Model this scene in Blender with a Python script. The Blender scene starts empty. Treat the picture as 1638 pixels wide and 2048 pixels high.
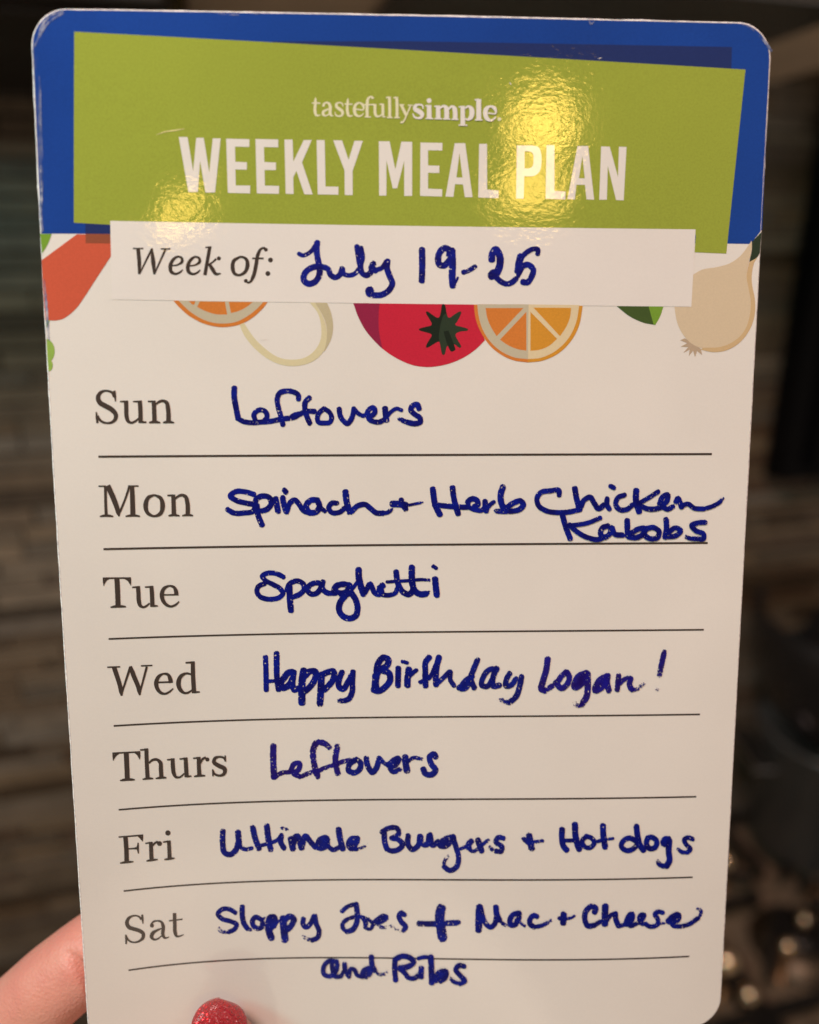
import bpy, bmesh, math, random
import numpy as np
from mathutils import Vector, Matrix, geometry

random.seed(7)
SC = bpy.context.scene
COL = SC.collection

# ------------------------------------------------------------------ camera
PITCH = math.radians(19.0)
FPX, CX, CY = 1515.0, 819.0, 1024.0            # focal length and centre in photo pixels
cam_d = bpy.data.cameras.new("camera")
cam = bpy.data.objects.new("camera", cam_d)
COL.objects.link(cam)
cam.location = (0, 0, 0)                       # the phone is the origin, everything else stands round it
cam.rotation_euler = (math.pi / 2 - PITCH, 0, 0)
cam_d.sensor_fit = 'HORIZONTAL'
cam_d.sensor_width = 36.0
cam_d.lens = 36.0 * FPX / 1638.0
cam_d.clip_start = 0.01
cam_d.clip_end = 50.0
cam_d.dof.use_dof = True
cam_d.dof.focus_distance = 0.1565
cam_d.dof.aperture_fstop = 7.4
SC.camera = cam
CW = Matrix.Rotation(math.pi / 2 - PITCH, 4, 'X')   # camera space -> world

# ------------------------------------------------------------------ world, lamps, exposure
world = bpy.data.worlds.new("World")
SC.world = world
world.use_nodes = True
bg = world.node_tree.nodes["Background"]
bg.inputs[0].default_value = (1.0, 0.83, 0.70, 1)
bg.inputs[1].default_value = 0.17

def lamp(name, kind, loc, power, col, size=0.3, aim=None):
    d = bpy.data.lights.new(name, kind)
    d.energy = power
    d.color = col
    if kind == 'AREA':
        if isinstance(size, tuple): d.shape = 'ELLIPSE'; d.size, d.size_y = size
        else: d.shape = 'DISK'; d.size = size
    else:
        d.shadow_soft_size = size
    o = bpy.data.objects.new(name, d)
    COL.objects.link(o)
    o.location = loc
    if aim is not None:
        o.rotation_euler = (Vector(aim) - Vector(loc)).to_track_quat('-Z', 'Y').to_euler()
    return o

lamp("ceiling_light", 'AREA', (-0.26, -0.34, 0.92), 12.2, (1.0, 0.69, 0.63), 0.36, (0.0, 0.17, -0.03))
lamp("side_fill", 'AREA', (-0.42, -0.12, 0.26), 1.1, (0.32, 1.0, 0.96), 0.16, (-0.03, 0.15, -0.02))  # unseen cool fill added on the left, fading to the right
lamp("room_bounce", 'AREA', (-0.10, -0.80, -0.95), 1.7, (1.0, 0.80, 0.60), 0.9, (0.2, 0.6, 0.2))  # added lamp standing in for light bounced off the room
lamp("shade_above", 'AREA', (0.425, -1.25, 0.858), 0.92, (1.0, 0.60, 0.12), (0.138, 0.098), (0.026, 0.163, 0.023))
lamp("shade_below", 'AREA', (0.391, -1.25, 0.722), 0.66, (1.0, 0.60, 0.12), (0.142, 0.086), (0.023, 0.160, 0.012))
lamp("bulb_beyond", 'POINT', (-0.272, -1.25, 0.700), 1.10, (1.0, 0.60, 0.12), 0.036)

SC.view_settings.view_transform = 'Standard'
SC.view_settings.look = 'None'
SC.view_settings.exposure = 0.0
SC.view_settings.gamma = 1.0
SC.view_settings.use_curve_mapping = False

# ------------------------------------------------------------------ node helpers
def L(c):                                       # sRGB 0..255 -> linear
    return tuple(((x / 255) / 12.92 if x <= 10 else ((x / 255 + 0.055) / 1.055) ** 2.4) for x in c)

class NT:
    def __init__(self, name):
        self.m = bpy.data.materials.new(name)
        self.m.use_nodes = True
        self.t = self.m.node_tree
        self.n = self.t.nodes
        self.b = self.n["Principled BSDF"]
    def add(self, kind, **kw):
        x = self.n.new(kind)
        for k, v in kw.items():
            setattr(x, k, v)
        return x
    def link(self, a, b):
        self.t.links.new(a, b)
    def noise(self, scale, detail=2.0, rough=0.5, coord='Object', stretch=None):
        tc = self.add('ShaderNodeTexCoord')
        src = tc.outputs[coord]
        if stretch:
            mp = self.add('ShaderNodeMapping')
            mp.inputs['Scale'].default_value = stretch
            self.link(src, mp.inputs['Vector']); src = mp.outputs['Vector']
        z = self.add('ShaderNodeTexNoise')
        z.inputs['Scale'].default_value = scale
        z.inputs['Detail'].default_value = detail
        z.inputs['Roughness'].default_value = rough
        self.link(src, z.inputs['Vector'])
        return z.outputs['Fac']
    def ramp(self, fac, stops):
        r = self.add('ShaderNodeValToRGB')
        e = r.color_ramp.elements
        while len(e) < len(stops):
            e.new(0.5)
        for i, (p, c) in enumerate(stops):
            e[i].position = p
            e[i].color = (c[0], c[1], c[2], 1)
        self.link(fac, r.inputs[0])
        return r.outputs[0]
    def math(self, op, a, b=None, clamp=False):
        x = self.add('ShaderNodeMath', operation=op)
        x.use_clamp = clamp
        for i, v in enumerate((a, b)):
            if v is None: continue
            if isinstance(v, (int, float)): x.inputs[i].default_value = v
            else: self.link(v, x.inputs[i])
        return x.outputs[0]
    def bump(self, h, dist, strength=1.0, normal=None):
        x = self.add('ShaderNodeBump')
        x.inputs['Strength'].default_value = strength
        x.inputs['Distance'].default_value = dist
        self.link(h, x.inputs['Height'])
        if normal is not None: self.link(normal, x.inputs['Normal'])
        return x.outputs['Normal']
    def base(self, c, rough=0.5, metal=0.0):
        if isinstance(c, tuple): self.b.inputs['Base Color'].default_value = (c[0], c[1], c[2], 1)
        else: self.link(c, self.b.inputs['Base Color'])
        self.b.inputs['Roughness'].default_value = rough
        self.b.inputs['Metallic'].default_value = metal
        return self

def plain(name, c, rough=0.5, metal=0.0, var=0.12, scale=30.0):
    t = NT(name)
    lo = tuple(x * (1 - var) for x in c); hi = tuple(min(1, x * (1 + var)) for x in c)
    t.base(t.ramp(t.noise(scale, 4.0), [(0.3, lo), (0.7, hi)]), rough, metal)
    return t.m

LAM_CACHE = {}
def printed(name, c, grain=0.05, smudge=0.05, mottle=None):
    """ink printed on board under one glossy laminate film; the film's dimples are the same for every colour"""
    if name in LAM_CACHE: return LAM_CACHE[name]
    t = NT(name)
    fine = t.noise(2600.0, 2.0)
    broad = t.noise(24.0, 3.0)
    v = t.math('ADD', t.math('MULTIPLY', t.math('SUBTRACT', fine, 0.5), grain * 2.6), t.math('MULTIPLY', t.math('SUBTRACT', broad, 0.5), smudge * 2.2))
    v = t.math('ADD', v, 1.0)
    mx = t.add('ShaderNodeVectorMath', operation='SCALE')
    if mottle:
        mz = t.ramp(t.noise(38.0, 2.0), [(0.38, c), (0.66, mottle)])
        t.link(mz, mx.inputs[0])
    else:
        mx.inputs[0].default_value = c
    t.link(v, mx.inputs['Scale'])
    t.base(mx.outputs[0], 0.13)
    t.b.inputs['Specular IOR Level'].default_value = 0.5
    b1 = t.bump(t.noise(980.0, 2.6, 0.6, 'Object', (0.8, 1.15, 1.0)), 0.000021, 0.95)
    b2 = t.bump(t.noise(130.0, 2.0), 0.00008, 0.4, b1)
    t.link(b2, t.b.inputs['Normal'])
    r = t.ramp(t.noise(60.0, 3.0), [(0.35, (0.03,) * 3), (0.7, (0.085,) * 3)])
    t.link(r, t.b.inputs['Roughness'])
    LAM_CACHE[name] = t.m
    return t.m

# ------------------------------------------------------------------ object helpers
def tag(o, label=None, cat=None, group=None, kind=None):
    for k, v in (("label", label), ("category", cat), ("group", group), ("kind", kind)):
        if v: o[k] = v
    return o

def mesh_obj(name, verts, faces, mats, parent=None, smooth=False, mat_idx=None, attrs=None):
    me = bpy.data.meshes.new(name)
    me.from_pydata([tuple(v) for v in verts], [], [tuple(f) for f in faces])
    if not isinstance(mats, (list, tuple)): mats = [mats]
    for m in mats: me.materials.append(m)
    if mat_idx is not None: me.polygons.foreach_set("material_index", mat_idx)
    if smooth: me.polygons.foreach_set("use_smooth", [True] * len(me.polygons))
    if attrs:
        for k, vals in attrs.items():
            a = me.attributes.new(k, 'FLOAT', 'POINT')
            a.data.foreach_set("value", vals)
    me.update()
    o = bpy.data.objects.new(name, me)
    COL.objects.link(o)
    if parent: o.parent = parent
    return o

def bm_obj(name, bm, mats, parent=None, smooth=False):
    me = bpy.data.meshes.new(name)
    bmesh.ops.recalc_face_normals(bm, faces=bm.faces)
    bm.to_mesh(me); bm.free()
    if not isinstance(mats, (list, tuple)): mats = [mats]
    for m in mats: me.materials.append(m)
    if smooth: me.polygons.foreach_set("use_smooth", [True] * len(me.polygons))
    o = bpy.data.objects.new(name, me)
    COL.objects.link(o)
    if parent: o.parent = parent
    return o

def empty(name, loc, rot=(0, 0, 0)):
    o = bpy.data.objects.new(name, None)
    o.empty_display_size = 0.02
    COL.objects.link(o)
    o.location = loc; o.rotation_euler = rot
    return o

def box(bm, lo, hi, bevel=0.0, M=None):
    vs = [bm.verts.new((x, y, z)) for x in (lo[0], hi[0]) for y in (lo[1], hi[1]) for z in (lo[2], hi[2])]
    fs = [bm.faces.new([vs[i] for i in q]) for q in ((0, 1, 3, 2), (4, 6, 7, 5), (0, 4, 5, 1), (2, 3, 7, 6), (0, 2, 6, 4), (1, 5, 7, 3))]
    if bevel > 0:
        es = list({e for f in fs for e in f.edges})
        r = bmesh.ops.bevel(bm, geom=es, offset=bevel, segments=2, affect='EDGES', profile=0.5)
        vs = list({v for f in r['faces'] for v in f.verts} | {v for v in vs if v.is_valid})
    if M is not None:
        bmesh.ops.transform(bm, matrix=M, verts=[v for v in vs if v.is_valid])
    return vs

def lathe(bm, prof, n=48, M=None):
    rows = []
    for r, z in prof:
        if r < 1e-6: rows.append([bm.verts.new((0, 0, z))])
        else: rows.append([bm.verts.new((r * math.cos(2 * math.pi * k / n), r * math.sin(2 * math.pi * k / n), z)) for k in range(n)])
    for a, b in zip(rows, rows[1:]):
        for k in range(n):
            k2 = (k + 1) % n
            if len(a) == 1 and len(b) == 1: continue
            if len(a) == 1: bm.faces.new((a[0], b[k], b[k2]))
            elif len(b) == 1: bm.faces.new((a[k], b[0], a[k2]))
            else: bm.faces.new((a[k], b[k], b[k2], a[k2]))
    if M is not None:
        bmesh.ops.transform(bm, matrix=M, verts=[v for r in rows for v in r])

# ------------------------------------------------------------------ the card's shape
W_ = 0.140
P = [0.122106723, 0.0417415045, 0.00429836034, 5.5541277e-05, -0.0115046397, -0.155802432, 0.211676246, 1.01885798, -3.41033247, 1.76983979, 0.70579521, -2.38120442, 3.22921854, 0.164205634]
H_ = P[6]
BEND = P[7:14]
def _rod(r):
    r = np.array(r); th = np.linalg.norm(r); k = r / th
    K = np.array([[0, -k[2], k[1]], [k[2], 0, -k[0]], [-k[1], k[0], 0]])
    return np.eye(3) + math.sin(th) * K + (1 - math.cos(th)) * K @ K
ROT = _rod(P[:3]); TRA = np.array(P[3:6])
def bend(a, b):
    q = np.maximum(0, 1 - a)
    B = [q**2 * b, q**2 * b**2, q**4 * b**2, q**4 * b**3, a * (1 - a) * b, a * (1 - a) * b * b, a * (1 - a)]
    return sum(c * x for c, x in zip(BEND, B)) * 0.01
def surf(u, v, off=0.0):
    """point of the gently curled card: u from its left edge, v down from its top edge (metres), off out of the front"""
    u = np.asarray(u, float); v = np.asarray(v, float)
    e = 1e-4
    h = bend(u / W_, v / H_)
    hu = (bend((u + e) / W_, v / H_) - h) / e
    hv = -(bend(u / W_, (v + e) / H_) - h) / e
    n = np.stack([-hu, -hv, np.ones_like(hu)], -1)
    n /= np.linalg.norm(n, axis=-1, keepdims=True)
    return np.stack([u - W_ / 2, H_ / 2 - v, h], -1) + n * np.asarray(off, float)[..., None]
def to_px(u, v):
    X = surf(u, v) @ ROT.T + TRA
    return np.stack([CX + FPX * X[..., 0] / -X[..., 2], CY - FPX * X[..., 1] / -X[..., 2]], -1)
def card_uv(px):
    """where on the card a mark measured on the photograph sits"""
    px = np.asarray(px, float).reshape(-1, 2)
    u = np.full(len(px), W_ / 2); v = np.full(len(px), H_ / 2)
    e = 1e-5
    for _ in range(12):
        f = to_px(u, v); r = px - f
        a = (to_px(u + e, v) - f) / e; b = (to_px(u, v + e) - f) / e
        det = a[:, 0] * b[:, 1] - a[:, 1] * b[:, 0]
        u = u + (r[:, 0] * b[:, 1] - r[:, 1] * b[:, 0]) / det
        v = v + (a[:, 0] * r[:, 1] - a[:, 1] * r[:, 0]) / det
    return np.stack([u, v], -1)
CARD_M = CW @ Matrix([[*ROT[0], TRA[0]], [*ROT[1], TRA[1]], [*ROT[2], TRA[2]], [0, 0, 0, 1]])

def outline(inset=0.0, r=0.0066, n=10):
    r = r - inset
    pts = []
    for cx, cy, a0 in ((r + inset, r + inset, 180), (W_ - r - inset, r + inset, 270), (W_ - r - inset, H_ - r - inset, 0), (r + inset, H_ - r - inset, 90)):
        for k in range(n + 1):
            a = math.radians(a0 + 90 * k / n)
            pts.append((cx + r * math.cos(a), cy + r * math.sin(a)))
    return pts

def densify(loop, step):
    out = []
    for a, b in zip(loop, loop[1:] + loop[:1]):
        n = max(1, int(math.hypot(b[0] - a[0], b[1] - a[1]) / step))
        for k in range(n):
            out.append((a[0] + (b[0] - a[0]) * k / n, a[1] + (b[1] - a[1]) * k / n))
    return out

def fill(loops, step=0.004):
    """triangles of a region of the card given by loops in card metres (inner loops are holes), fine enough to follow the curl"""
    vs, es = [], []
    for lp in loops:
        lp = densify([tuple(p) for p in lp], step)
        i0 = len(vs)
        vs += [Vector((p[0] * 1000, p[1] * 1000)) for p in lp]
        es += [(i0 + k, i0 + (k + 1) % len(lp)) for k in range(len(lp))]
    A = np.array([(p.x, p.y) for p in vs])
    lo, hi = A.min(0), A.max(0)
    s = step * 1000
    for x in np.arange(lo[0] + s * .5, hi[0], s):
        for y in np.arange(lo[1] + s * .5, hi[1], s):
            if np.min(np.abs(A - (x, y)).max(1)) > s * 0.3:
                vs.append(Vector((x, y)))
    V, E, F, *_ = geometry.delaunay_2d_cdt(vs, es, [], 1, 1e-5)
    if len(loops) > 1:                              # leave the counters of letters open
        L_ = [np.array([tuple(p) for p in lp]) * 1000 for lp in loops]
        def inside(x, y):
            c = 0
            for lp in L_:
                q = np.roll(lp, -1, 0); k = (lp[:, 1] > y) != (q[:, 1] > y)
                xs = lp[k, 0] + (y - lp[k, 1]) * (q[k, 0] - lp[k, 0]) / (q[k, 1] - lp[k, 1])
                c += int((xs > x).sum())
            return c % 2
        F = [f for f in F if inside(sum(V[i].x for i in f) / 3, sum(V[i].y for i in f) / 3)]
    used = sorted({i for f in F for i in f}); mp = {k: i for i, k in enumerate(used)}
    uv = np.array([(V[k].x / 1000, V[k].y / 1000) for k in used])
    faces = []
    for f in F:
        a, b, c = (uv[mp[k]] for k in f[:3])
        cr = (b[0] - a[0]) * (c[1] - a[1]) - (b[1] - a[1]) * (c[0] - a[0])
        g = [mp[k] for k in f]
        faces.append(g[::-1] if cr > 0 else g)      # v runs down: front faces out
    return uv, faces

class Print:
    """collects flat marks of one printed or written part, then links them as one mesh on the card"""
    def __init__(self): self.v = []; self.f = []; self.mi = []; self.dry = []; self.mats = []; self.k = 0
    def _m(self, m):
        if m not in self.mats: self.mats.append(m)
        return self.mats.index(m)
    def put(self, P3, faces, m, dry=None):
        i0 = len(self.v)
        self.v += [tuple(p) for p in P3]
        self.f += [tuple(i0 + k for k in f) for f in faces]
        self.mi += [self._m(m)] * len(faces)
        self.dry += list(dry) if dry is not None else [0.0] * len(P3)
    def area(self, loops_uv, m, off, step=0.004):
        uv, faces = fill(loops_uv, step)
        self.put(surf(uv[:, 0], uv[:, 1], np.full(len(uv), off)), faces, m)
    def build(self, name, parent, label=None):
        o = mesh_obj(name, self.v, self.f, self.mats, parent, True, self.mi, {"dry": self.dry})
        if label: o["label"] = label
        return o

class Win:
    """a measuring window: origin and scale of one enlarged view of the card"""
    def __init__(self, x0, y0, s): self.x0, self.y0, self.s = x0, y0, s
    def pt(self, x, y): return (self.x0 + x / self.s, self.y0 + y / self.s)

def parse(txt):
    out = []
    for tok in txt.split():
        sm = tok.endswith('~')
        out.append((tuple(float(q) for q in tok.rstrip('~').split(',')), sm))
    return out

def loop_px(win, txt, n=6):
    """closed outline; '~' marks points the line flows through, the others are corners"""
    P_ = [(np.array(win.pt(*p)), s) for p, s in parse(txt)]
    N = len(P_); out = []
    for i in range(N):
        (p0, s0), (p1, s1) = P_[i], P_[(i + 1) % N]
        pm, pn = P_[i - 1][0], P_[(i + 2) % N][0]
        if not (s0 or s1): out.append(p0); continue
        d = p1 - p0; ln = np.linalg.norm(d) + 1e-9
        t0 = (p1 - pm) / (np.linalg.norm(p1 - pm) + 1e-9) * ln if s0 else d
        t1 = (pn - p0) / (np.linalg.norm(pn - p0) + 1e-9) * ln if s1 else d
        for k in range(n):
            t = k / n
            out.append((2*t**3 - 3*t*t + 1) * p0 + (t**3 - 2*t*t + t) * t0 + (3*t*t - 2*t**3) * p1 + (t**3 - t*t) * t1)
    return np.array(out)

def shape(pr, win, m, off, *txts, n=6):
    pr.area([card_uv(loop_px(win, t, n)) for t in txts], m, off)

def disc(pr, win, x, y, r, m, off, n=20):
    c = [win.pt(x + r * math.cos(2*math.pi*k/n), y + r * math.sin(2*math.pi*k/n)) for k in range(n)]
    pr.area([card_uv(c)], m, off)

def stroke(pr, win, txt, m, off, w=None, cap='round', dry=0.0, tip=0.0, step=2.2, wob=0.0):
    """a line drawn with a pen along the points (x,y or x,y,width in window units)"""
    pts = [p for p, _ in parse(txt)]
    xy = np.array([win.pt(p[0], p[1]) for p in pts])
    ws = np.array([(p[2] if len(p) > 2 else w) / win.s for p in pts]) * (1.06 if cap == 'round' else 1.0)
    n = len(xy)
    d = np.r_[0, np.cumsum(np.linalg.norm(np.diff(xy, axis=0), axis=1)) + 1e-6 * np.arange(1, n)]
    ext = np.vstack([2 * xy[0] - xy[1], xy, 2 * xy[-1] - xy[-2]])
    pos, wid = [], []
    for i in range(n - 1):
        ln = d[i+1] - d[i]; k = max(2, int(ln / step))
        p0, p1, p2, p3 = ext[i], ext[i+1], ext[i+2], ext[i+3]
        def tan(a, b, c):
            l1 = np.linalg.norm(b - a) + 1e-6; l2 = np.linalg.norm(c - b) + 1e-6
            return ((b - a) / l1 * l2 + (c - b) / l2 * l1) / (l1 + l2) 
        t1 = tan(p0, p1, p2) * ln; t2 = tan(p1, p2, p3) * ln
        for j in range(k + (i == n - 2)):
            t = j / k
            pos.append((2*t**3-3*t*t+1)*p1 + (t**3-2*t*t+t)*t1 + (3*t*t-2*t**3)*p2 + (t**3-t*t)*t2)
            wid.append(ws[i] + (ws[i+1] - ws[i]) * (t*t*(3-2*t)))
    pos = np.array(pos); wid = np.array(wid)
    T = np.gradient(pos, axis=0); T /= np.linalg.norm(T, axis=1, keepdims=True) + 1e-9
    if wob: wid = wid * (1 + wob * np.array([random.uniform(-1, 1) for _ in wid]))
    de = np.zeros(len(pos))
    if cap == 'round':
        fr = [0.35, 0.62, 0.82, 0.93]
        r0, r1 = wid[0] / 2, wid[-1] / 2
        A = [(pos[0] - T[0] * r0 * f * .8, 2 * r0 * math.sqrt(1 - f * f), T[0]) for f in reversed(fr)]
        B = [(pos[-1] + T[-1] * r1 * f * .8, 2 * r1 * math.sqrt(1 - f * f), T[-1]) for f in fr]
        pos = np.vstack([[a[0] for a in A], pos, [b[0] for b in B]])
        wid = np.r_[[a[1] for a in A], wid, [b[1] for b in B]]
        T = np.vstack([[a[2] for a in A], T, [b[2] for b in B]])
    arc = np.r_[0, np.cumsum(np.linalg.norm(np.diff(pos, axis=0), axis=1))]
    de = np.exp(-arc / 5.0) * 0.55 + np.exp(-(arc[-1] - arc) / (6.0 + 30 * tip)) * (0.5 + tip) if cap == 'round' else np.zeros(len(pos))
    N = np.stack([-T[:, 1], T[:, 0]], -1)
    sec = (-1, -0.72, 0, 0.72, 1) if cap == 'round' else (-1, 0, 1)
    sdry = (0.46, 0.06, 0.0, 0.06, 0.46) if cap == 'round' else (0, 0, 0)
    rows = np.array([[p + nn * (w_ / 2 * s) for s in sec] for p, nn, w_ in zip(pos, N, wid)])
    R, S = rows.shape[:2]
    uv = card_uv(rows.reshape(-1, 2))
    pr.k += 1
    offs = off + pr.k * 2.4e-6 + np.repeat(np.arange(R) * 6e-8, S)
    P3 = surf(uv[:, 0], uv[:, 1], offs)
    dr = [dry + de[i] + sdry[j] for i in range(R) for j in range(S)]
    faces = [(i*S + j, i*S + j + 1, (i+1)*S + j + 1, (i+1)*S + j) for i in range(R - 1) for j in range(S - 1)]
    pr.put(P3, faces, m, dr)

def strokes(pr, win, m, off, txt, **kw):
    for t in txt.strip().splitlines():
        t = t.strip()
        if not t: continue
        if ':' in t:
            w, t = t.split(':'); kk = dict(kw); kk['w'] = float(w)
        else: kk = kw
        stroke(pr, win, t, m, off, **kk)

# ================================================================== the meal plan card
card = empty("meal_plan_card", (0, 0, 0))
card.matrix_world = CARD_M
tag(card, "glossy weekly meal plan card with blue and green header and handwritten blue marker meals", "card")

WHITE = (0.80, 0.775, 0.735)
m_white = printed("white_board", WHITE, 0.02, 0.07)
m_panel = printed("panel_white", (0.815, 0.785, 0.755), 0.02, 0.08)
m_blue = printed("header_blue", (0.009, 0.056, 0.315), 0.12, 0.30)
m_green = printed("label_green", (0.325, 0.390, 0.052), 0.12, 0.10)
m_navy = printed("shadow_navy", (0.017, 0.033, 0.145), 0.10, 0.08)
m_letter = printed("letter_white", (0.80, 0.775, 0.74), 0.02, 0.05)
m_logo = printed("letter_cream", (0.78, 0.76, 0.52), 0.04, 0.05)
m_black = printed("letter_black", (0.060, 0.045, 0.038), 0.10, 0.3)
m_red = printed("pepper_red", (0.62, 0.110, 0.058), 0.08, 0.10)
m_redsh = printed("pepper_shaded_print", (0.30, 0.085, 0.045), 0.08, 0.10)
m_or = printed("orange_flesh", (0.66, 0.215, 0.042), 0.10, 0.08)
m_am = printed("amber_flesh", (0.66, 0.30, 0.035), 0.10, 0.08)
m_pith = printed("pith_grey", (0.55, 0.50, 0.37), 0.05, 0.06)
m_pith2 = printed("pith_cream", (0.74, 0.62, 0.40), 0.05, 0.06)
m_egg = printed("egg_cream", (0.70, 0.64, 0.41), 0.05, 0.06)
m_eggsh = printed("egg_grey", (0.55, 0.49, 0.32), 0.05, 0.06)
m_tom = printed("tomato_red", (0.58, 0.020, 0.050), 0.09, 0.10)
m_tomd = printed("tomato_plum", (0.295, 0.018, 0.065), 0.09, 0.10)
m_star = printed("star_black_green", (0.012, 0.020, 0.012), 0.10, 0.15)
m_star2 = printed("star_green", (0.028, 0.045, 0.026), 0.10, 0.15)
m_leaf = printed("leaf_dark", (0.060, 0.105, 0.026), 0.09, 0.10)
m_leaf2 = printed("leaf_light", (0.19, 0.36, 0.04), 0.09, 0.10)
m_broc = printed("broccoli_green", (0.30, 0.47, 0.09), 0.09, 0.10)
m_on = printed("onion_tan", (0.68, 0.565, 0.40), 0.05, 0.06)
m_onsh = printed("onion_brown", (0.63, 0.46, 0.255), 0.05, 0.06)
m_root = printed("onion_root", (0.50, 0.39, 0.28), 0.05, 0.06)

# ---- board: front sheet, back sheet and a rough paper edge, its bright highlight put into the colour
def board():
    ol = outline(0.0)
    uv, faces = fill([ol], 0.004)
    n = len(uv)
    front = surf(uv[:, 0], uv[:, 1], np.zeros(n))
    TH = 0.0013
    back = surf(uv[:, 0], uv[:, 1], np.full(n, -TH))
    o = mesh_obj("board", np.vstack([front, back]), faces + [tuple(n + k for k in f[::-1]) for f in faces], m_white, card, True)
    rim = np.array(densify(ol, 0.0007))
    R = len(rim); vs = []; fs = []
    c = rim.mean(0)
    d = rim - np.roll(rim, 1, 0); nrm = np.stack([d[:, 1], -d[:, 0]], -1); nrm /= np.linalg.norm(nrm, axis=1, keepdims=True) + 1e-9
    rng = np.random.default_rng(3)
    for k, (off, out) in enumerate(((0.00004, -0.00017), (-0.00002, 0.00008), (-0.0006, 0.00012), (-0.00118, 0.00006), (-0.00131, -0.0001))):
        jit = np.convolve(rng.normal(0, 0.00004, R), np.ones(4) / 4, 'same') * (1 + 1.5 * (rng.random(R) > 0.985))
        q = rim + nrm * (out + jit)[:, None]
        vs.append(surf(q[:, 0], q[:, 1], np.full(R, off)))
    for a in range(4):
        for k in range(R):
            k2 = (k + 1) % R
            fs.append((a*R + k, a*R + k2, (a+1)*R + k2, (a+1)*R + k))
    t = NT("torn_paper_edge_highlit")
    t.base(t.ramp(t.noise(900.0, 3.0), [(0.28, (0.55, 0.53, 0.55)), (0.6, (0.92, 0.90, 0.88))]), 0.75)  # pale paper, whitened further to carry the rim's highlight
    mesh_obj("paper_edge", np.vstack(vs), fs, t.m, card, True)
board()

# ---- blue band, following the rounded top corners
def lower(uL, vL, uR, vR):
    o = outline(0.00022)
    o = [p for p in o if p[1] < H_ / 2]
    return [tuple(vL)] + o + [tuple(vR)]
F1 = Win(0, 0, 1)
bl = card_uv([(80, 467.3), (240, 467.5), (1440, 487), (1500.6, 488), (1524, 459)])
o_top = [p for p in outline(0.00020) if p[1] < H_ / 2]
band = o_top + [tuple(bl[4]), tuple(bl[3]), tuple(bl[2]), tuple(bl[1]), (0.00020, bl[0][1])]
pr = Print(); pr.area([band], m_blue, 2.0e-5)
pr.build("header_band", card, "deep blue band across the top")

pr = Print()
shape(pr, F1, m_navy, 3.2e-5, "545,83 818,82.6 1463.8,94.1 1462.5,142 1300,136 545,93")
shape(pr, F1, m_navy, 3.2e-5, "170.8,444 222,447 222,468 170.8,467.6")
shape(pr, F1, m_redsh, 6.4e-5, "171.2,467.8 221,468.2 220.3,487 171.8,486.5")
pr.build("label_shadow", card, "dark printed shadow round the green label")

pr = Print()
shape(pr, F1, m_green, 4.4e-5, "148.6,63.5 1490.8,139.2 1452.4,507.2 1389,504.5 1391.5,470 400,464 221,462 220.8,449.5 147.8,445.6")
pr.build("header_label", card, "tilted olive green label")

pr = Print()
shape(pr, F1, m_panel, 5.6e-5, "220.6,441.8 1391,458.8 1382.5,613.5 224,599")
pr.build("writing_panel", card, "pale box for the date")

# ---- pictures of food
pr = Print(); w = Win(60, 420, 6.025)
shape(pr, w, m_red, 5.0e-5, "142,605 565,293 968,293 983,545 800,825 590,1145~ 500,1240~ 400,1310~ 300,1332~ 212,1326 186,1325 176,1200 158,950")
pr.build("pepper_picture", card)
pr = Print()
shape(pr, w, m_leaf2, 4.8e-5, "124,289 262,289 235,365~ 200,440~ 146,520")
shape(pr, w, m_broc, 4.6e-5, "190,1327 242,1327 202,1425")
pr.build("leaf_picture", card)
pr = Print()
shape(pr, w, m_broc, 4.8e-5, "200,1550 240,1570~ 280,1620~ 298,1700~ 285,1770~ 258,1815 275,1860~ 262,1920~ 226,1950 213,1800")
pr.build("broccoli_picture", card)

pr = Print(); w = Win(330, 590, 4.68)
shape(pr, w, m_egg, 4.4e-5, "697,275 740,375~ 830,490~ 950,590~ 1080,650~ 1210,665~ 1340,640~ 1440,580~ 1500,490~ 1516,350~ 1480,210~ 1405,71 1355,71 1430,170~ 1462,300~ 1455,420~ 1400,520~ 1310,585~ 1200,605~ 1080,590~ 980,535~ 860,430~ 790,340~ 735,255")
shape(pr, w, m_eggsh, 4.9e-5, "1405,71 1515,70 1555,170~ 1573,290~ 1555,410~ 1488,537 1512,420~ 1514,310~ 1480,200~")
pr.build("onion_ring_picture", card)
pr = Print()
shape(pr, w, m_or, 5.2e-5, "78,52 962,66 900,142~ 800,226~ 690,279~ 580,299~ 480,297~ 350,263~ 220,191~ 130,111~")
shape(pr, w, m_pith, 5.8e-5, "126,53 921,66 860,130~ 770,200~ 670,250~ 560,267~ 450,259~ 340,221~ 230,151~")
shape(pr, w, m_or, 6.4e-5, "222,57 285,59 268,92~")
shape(pr, w, m_or, 6.4e-5, "325,61 562,64 582,183 480,181~ 380,151~ 302,112")
shape(pr, w, m_or, 6.4e-5, "598,65 822,66 760,115~ 690,150~ 618,170")
pr.build("orange_slice_picture", card)

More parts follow.
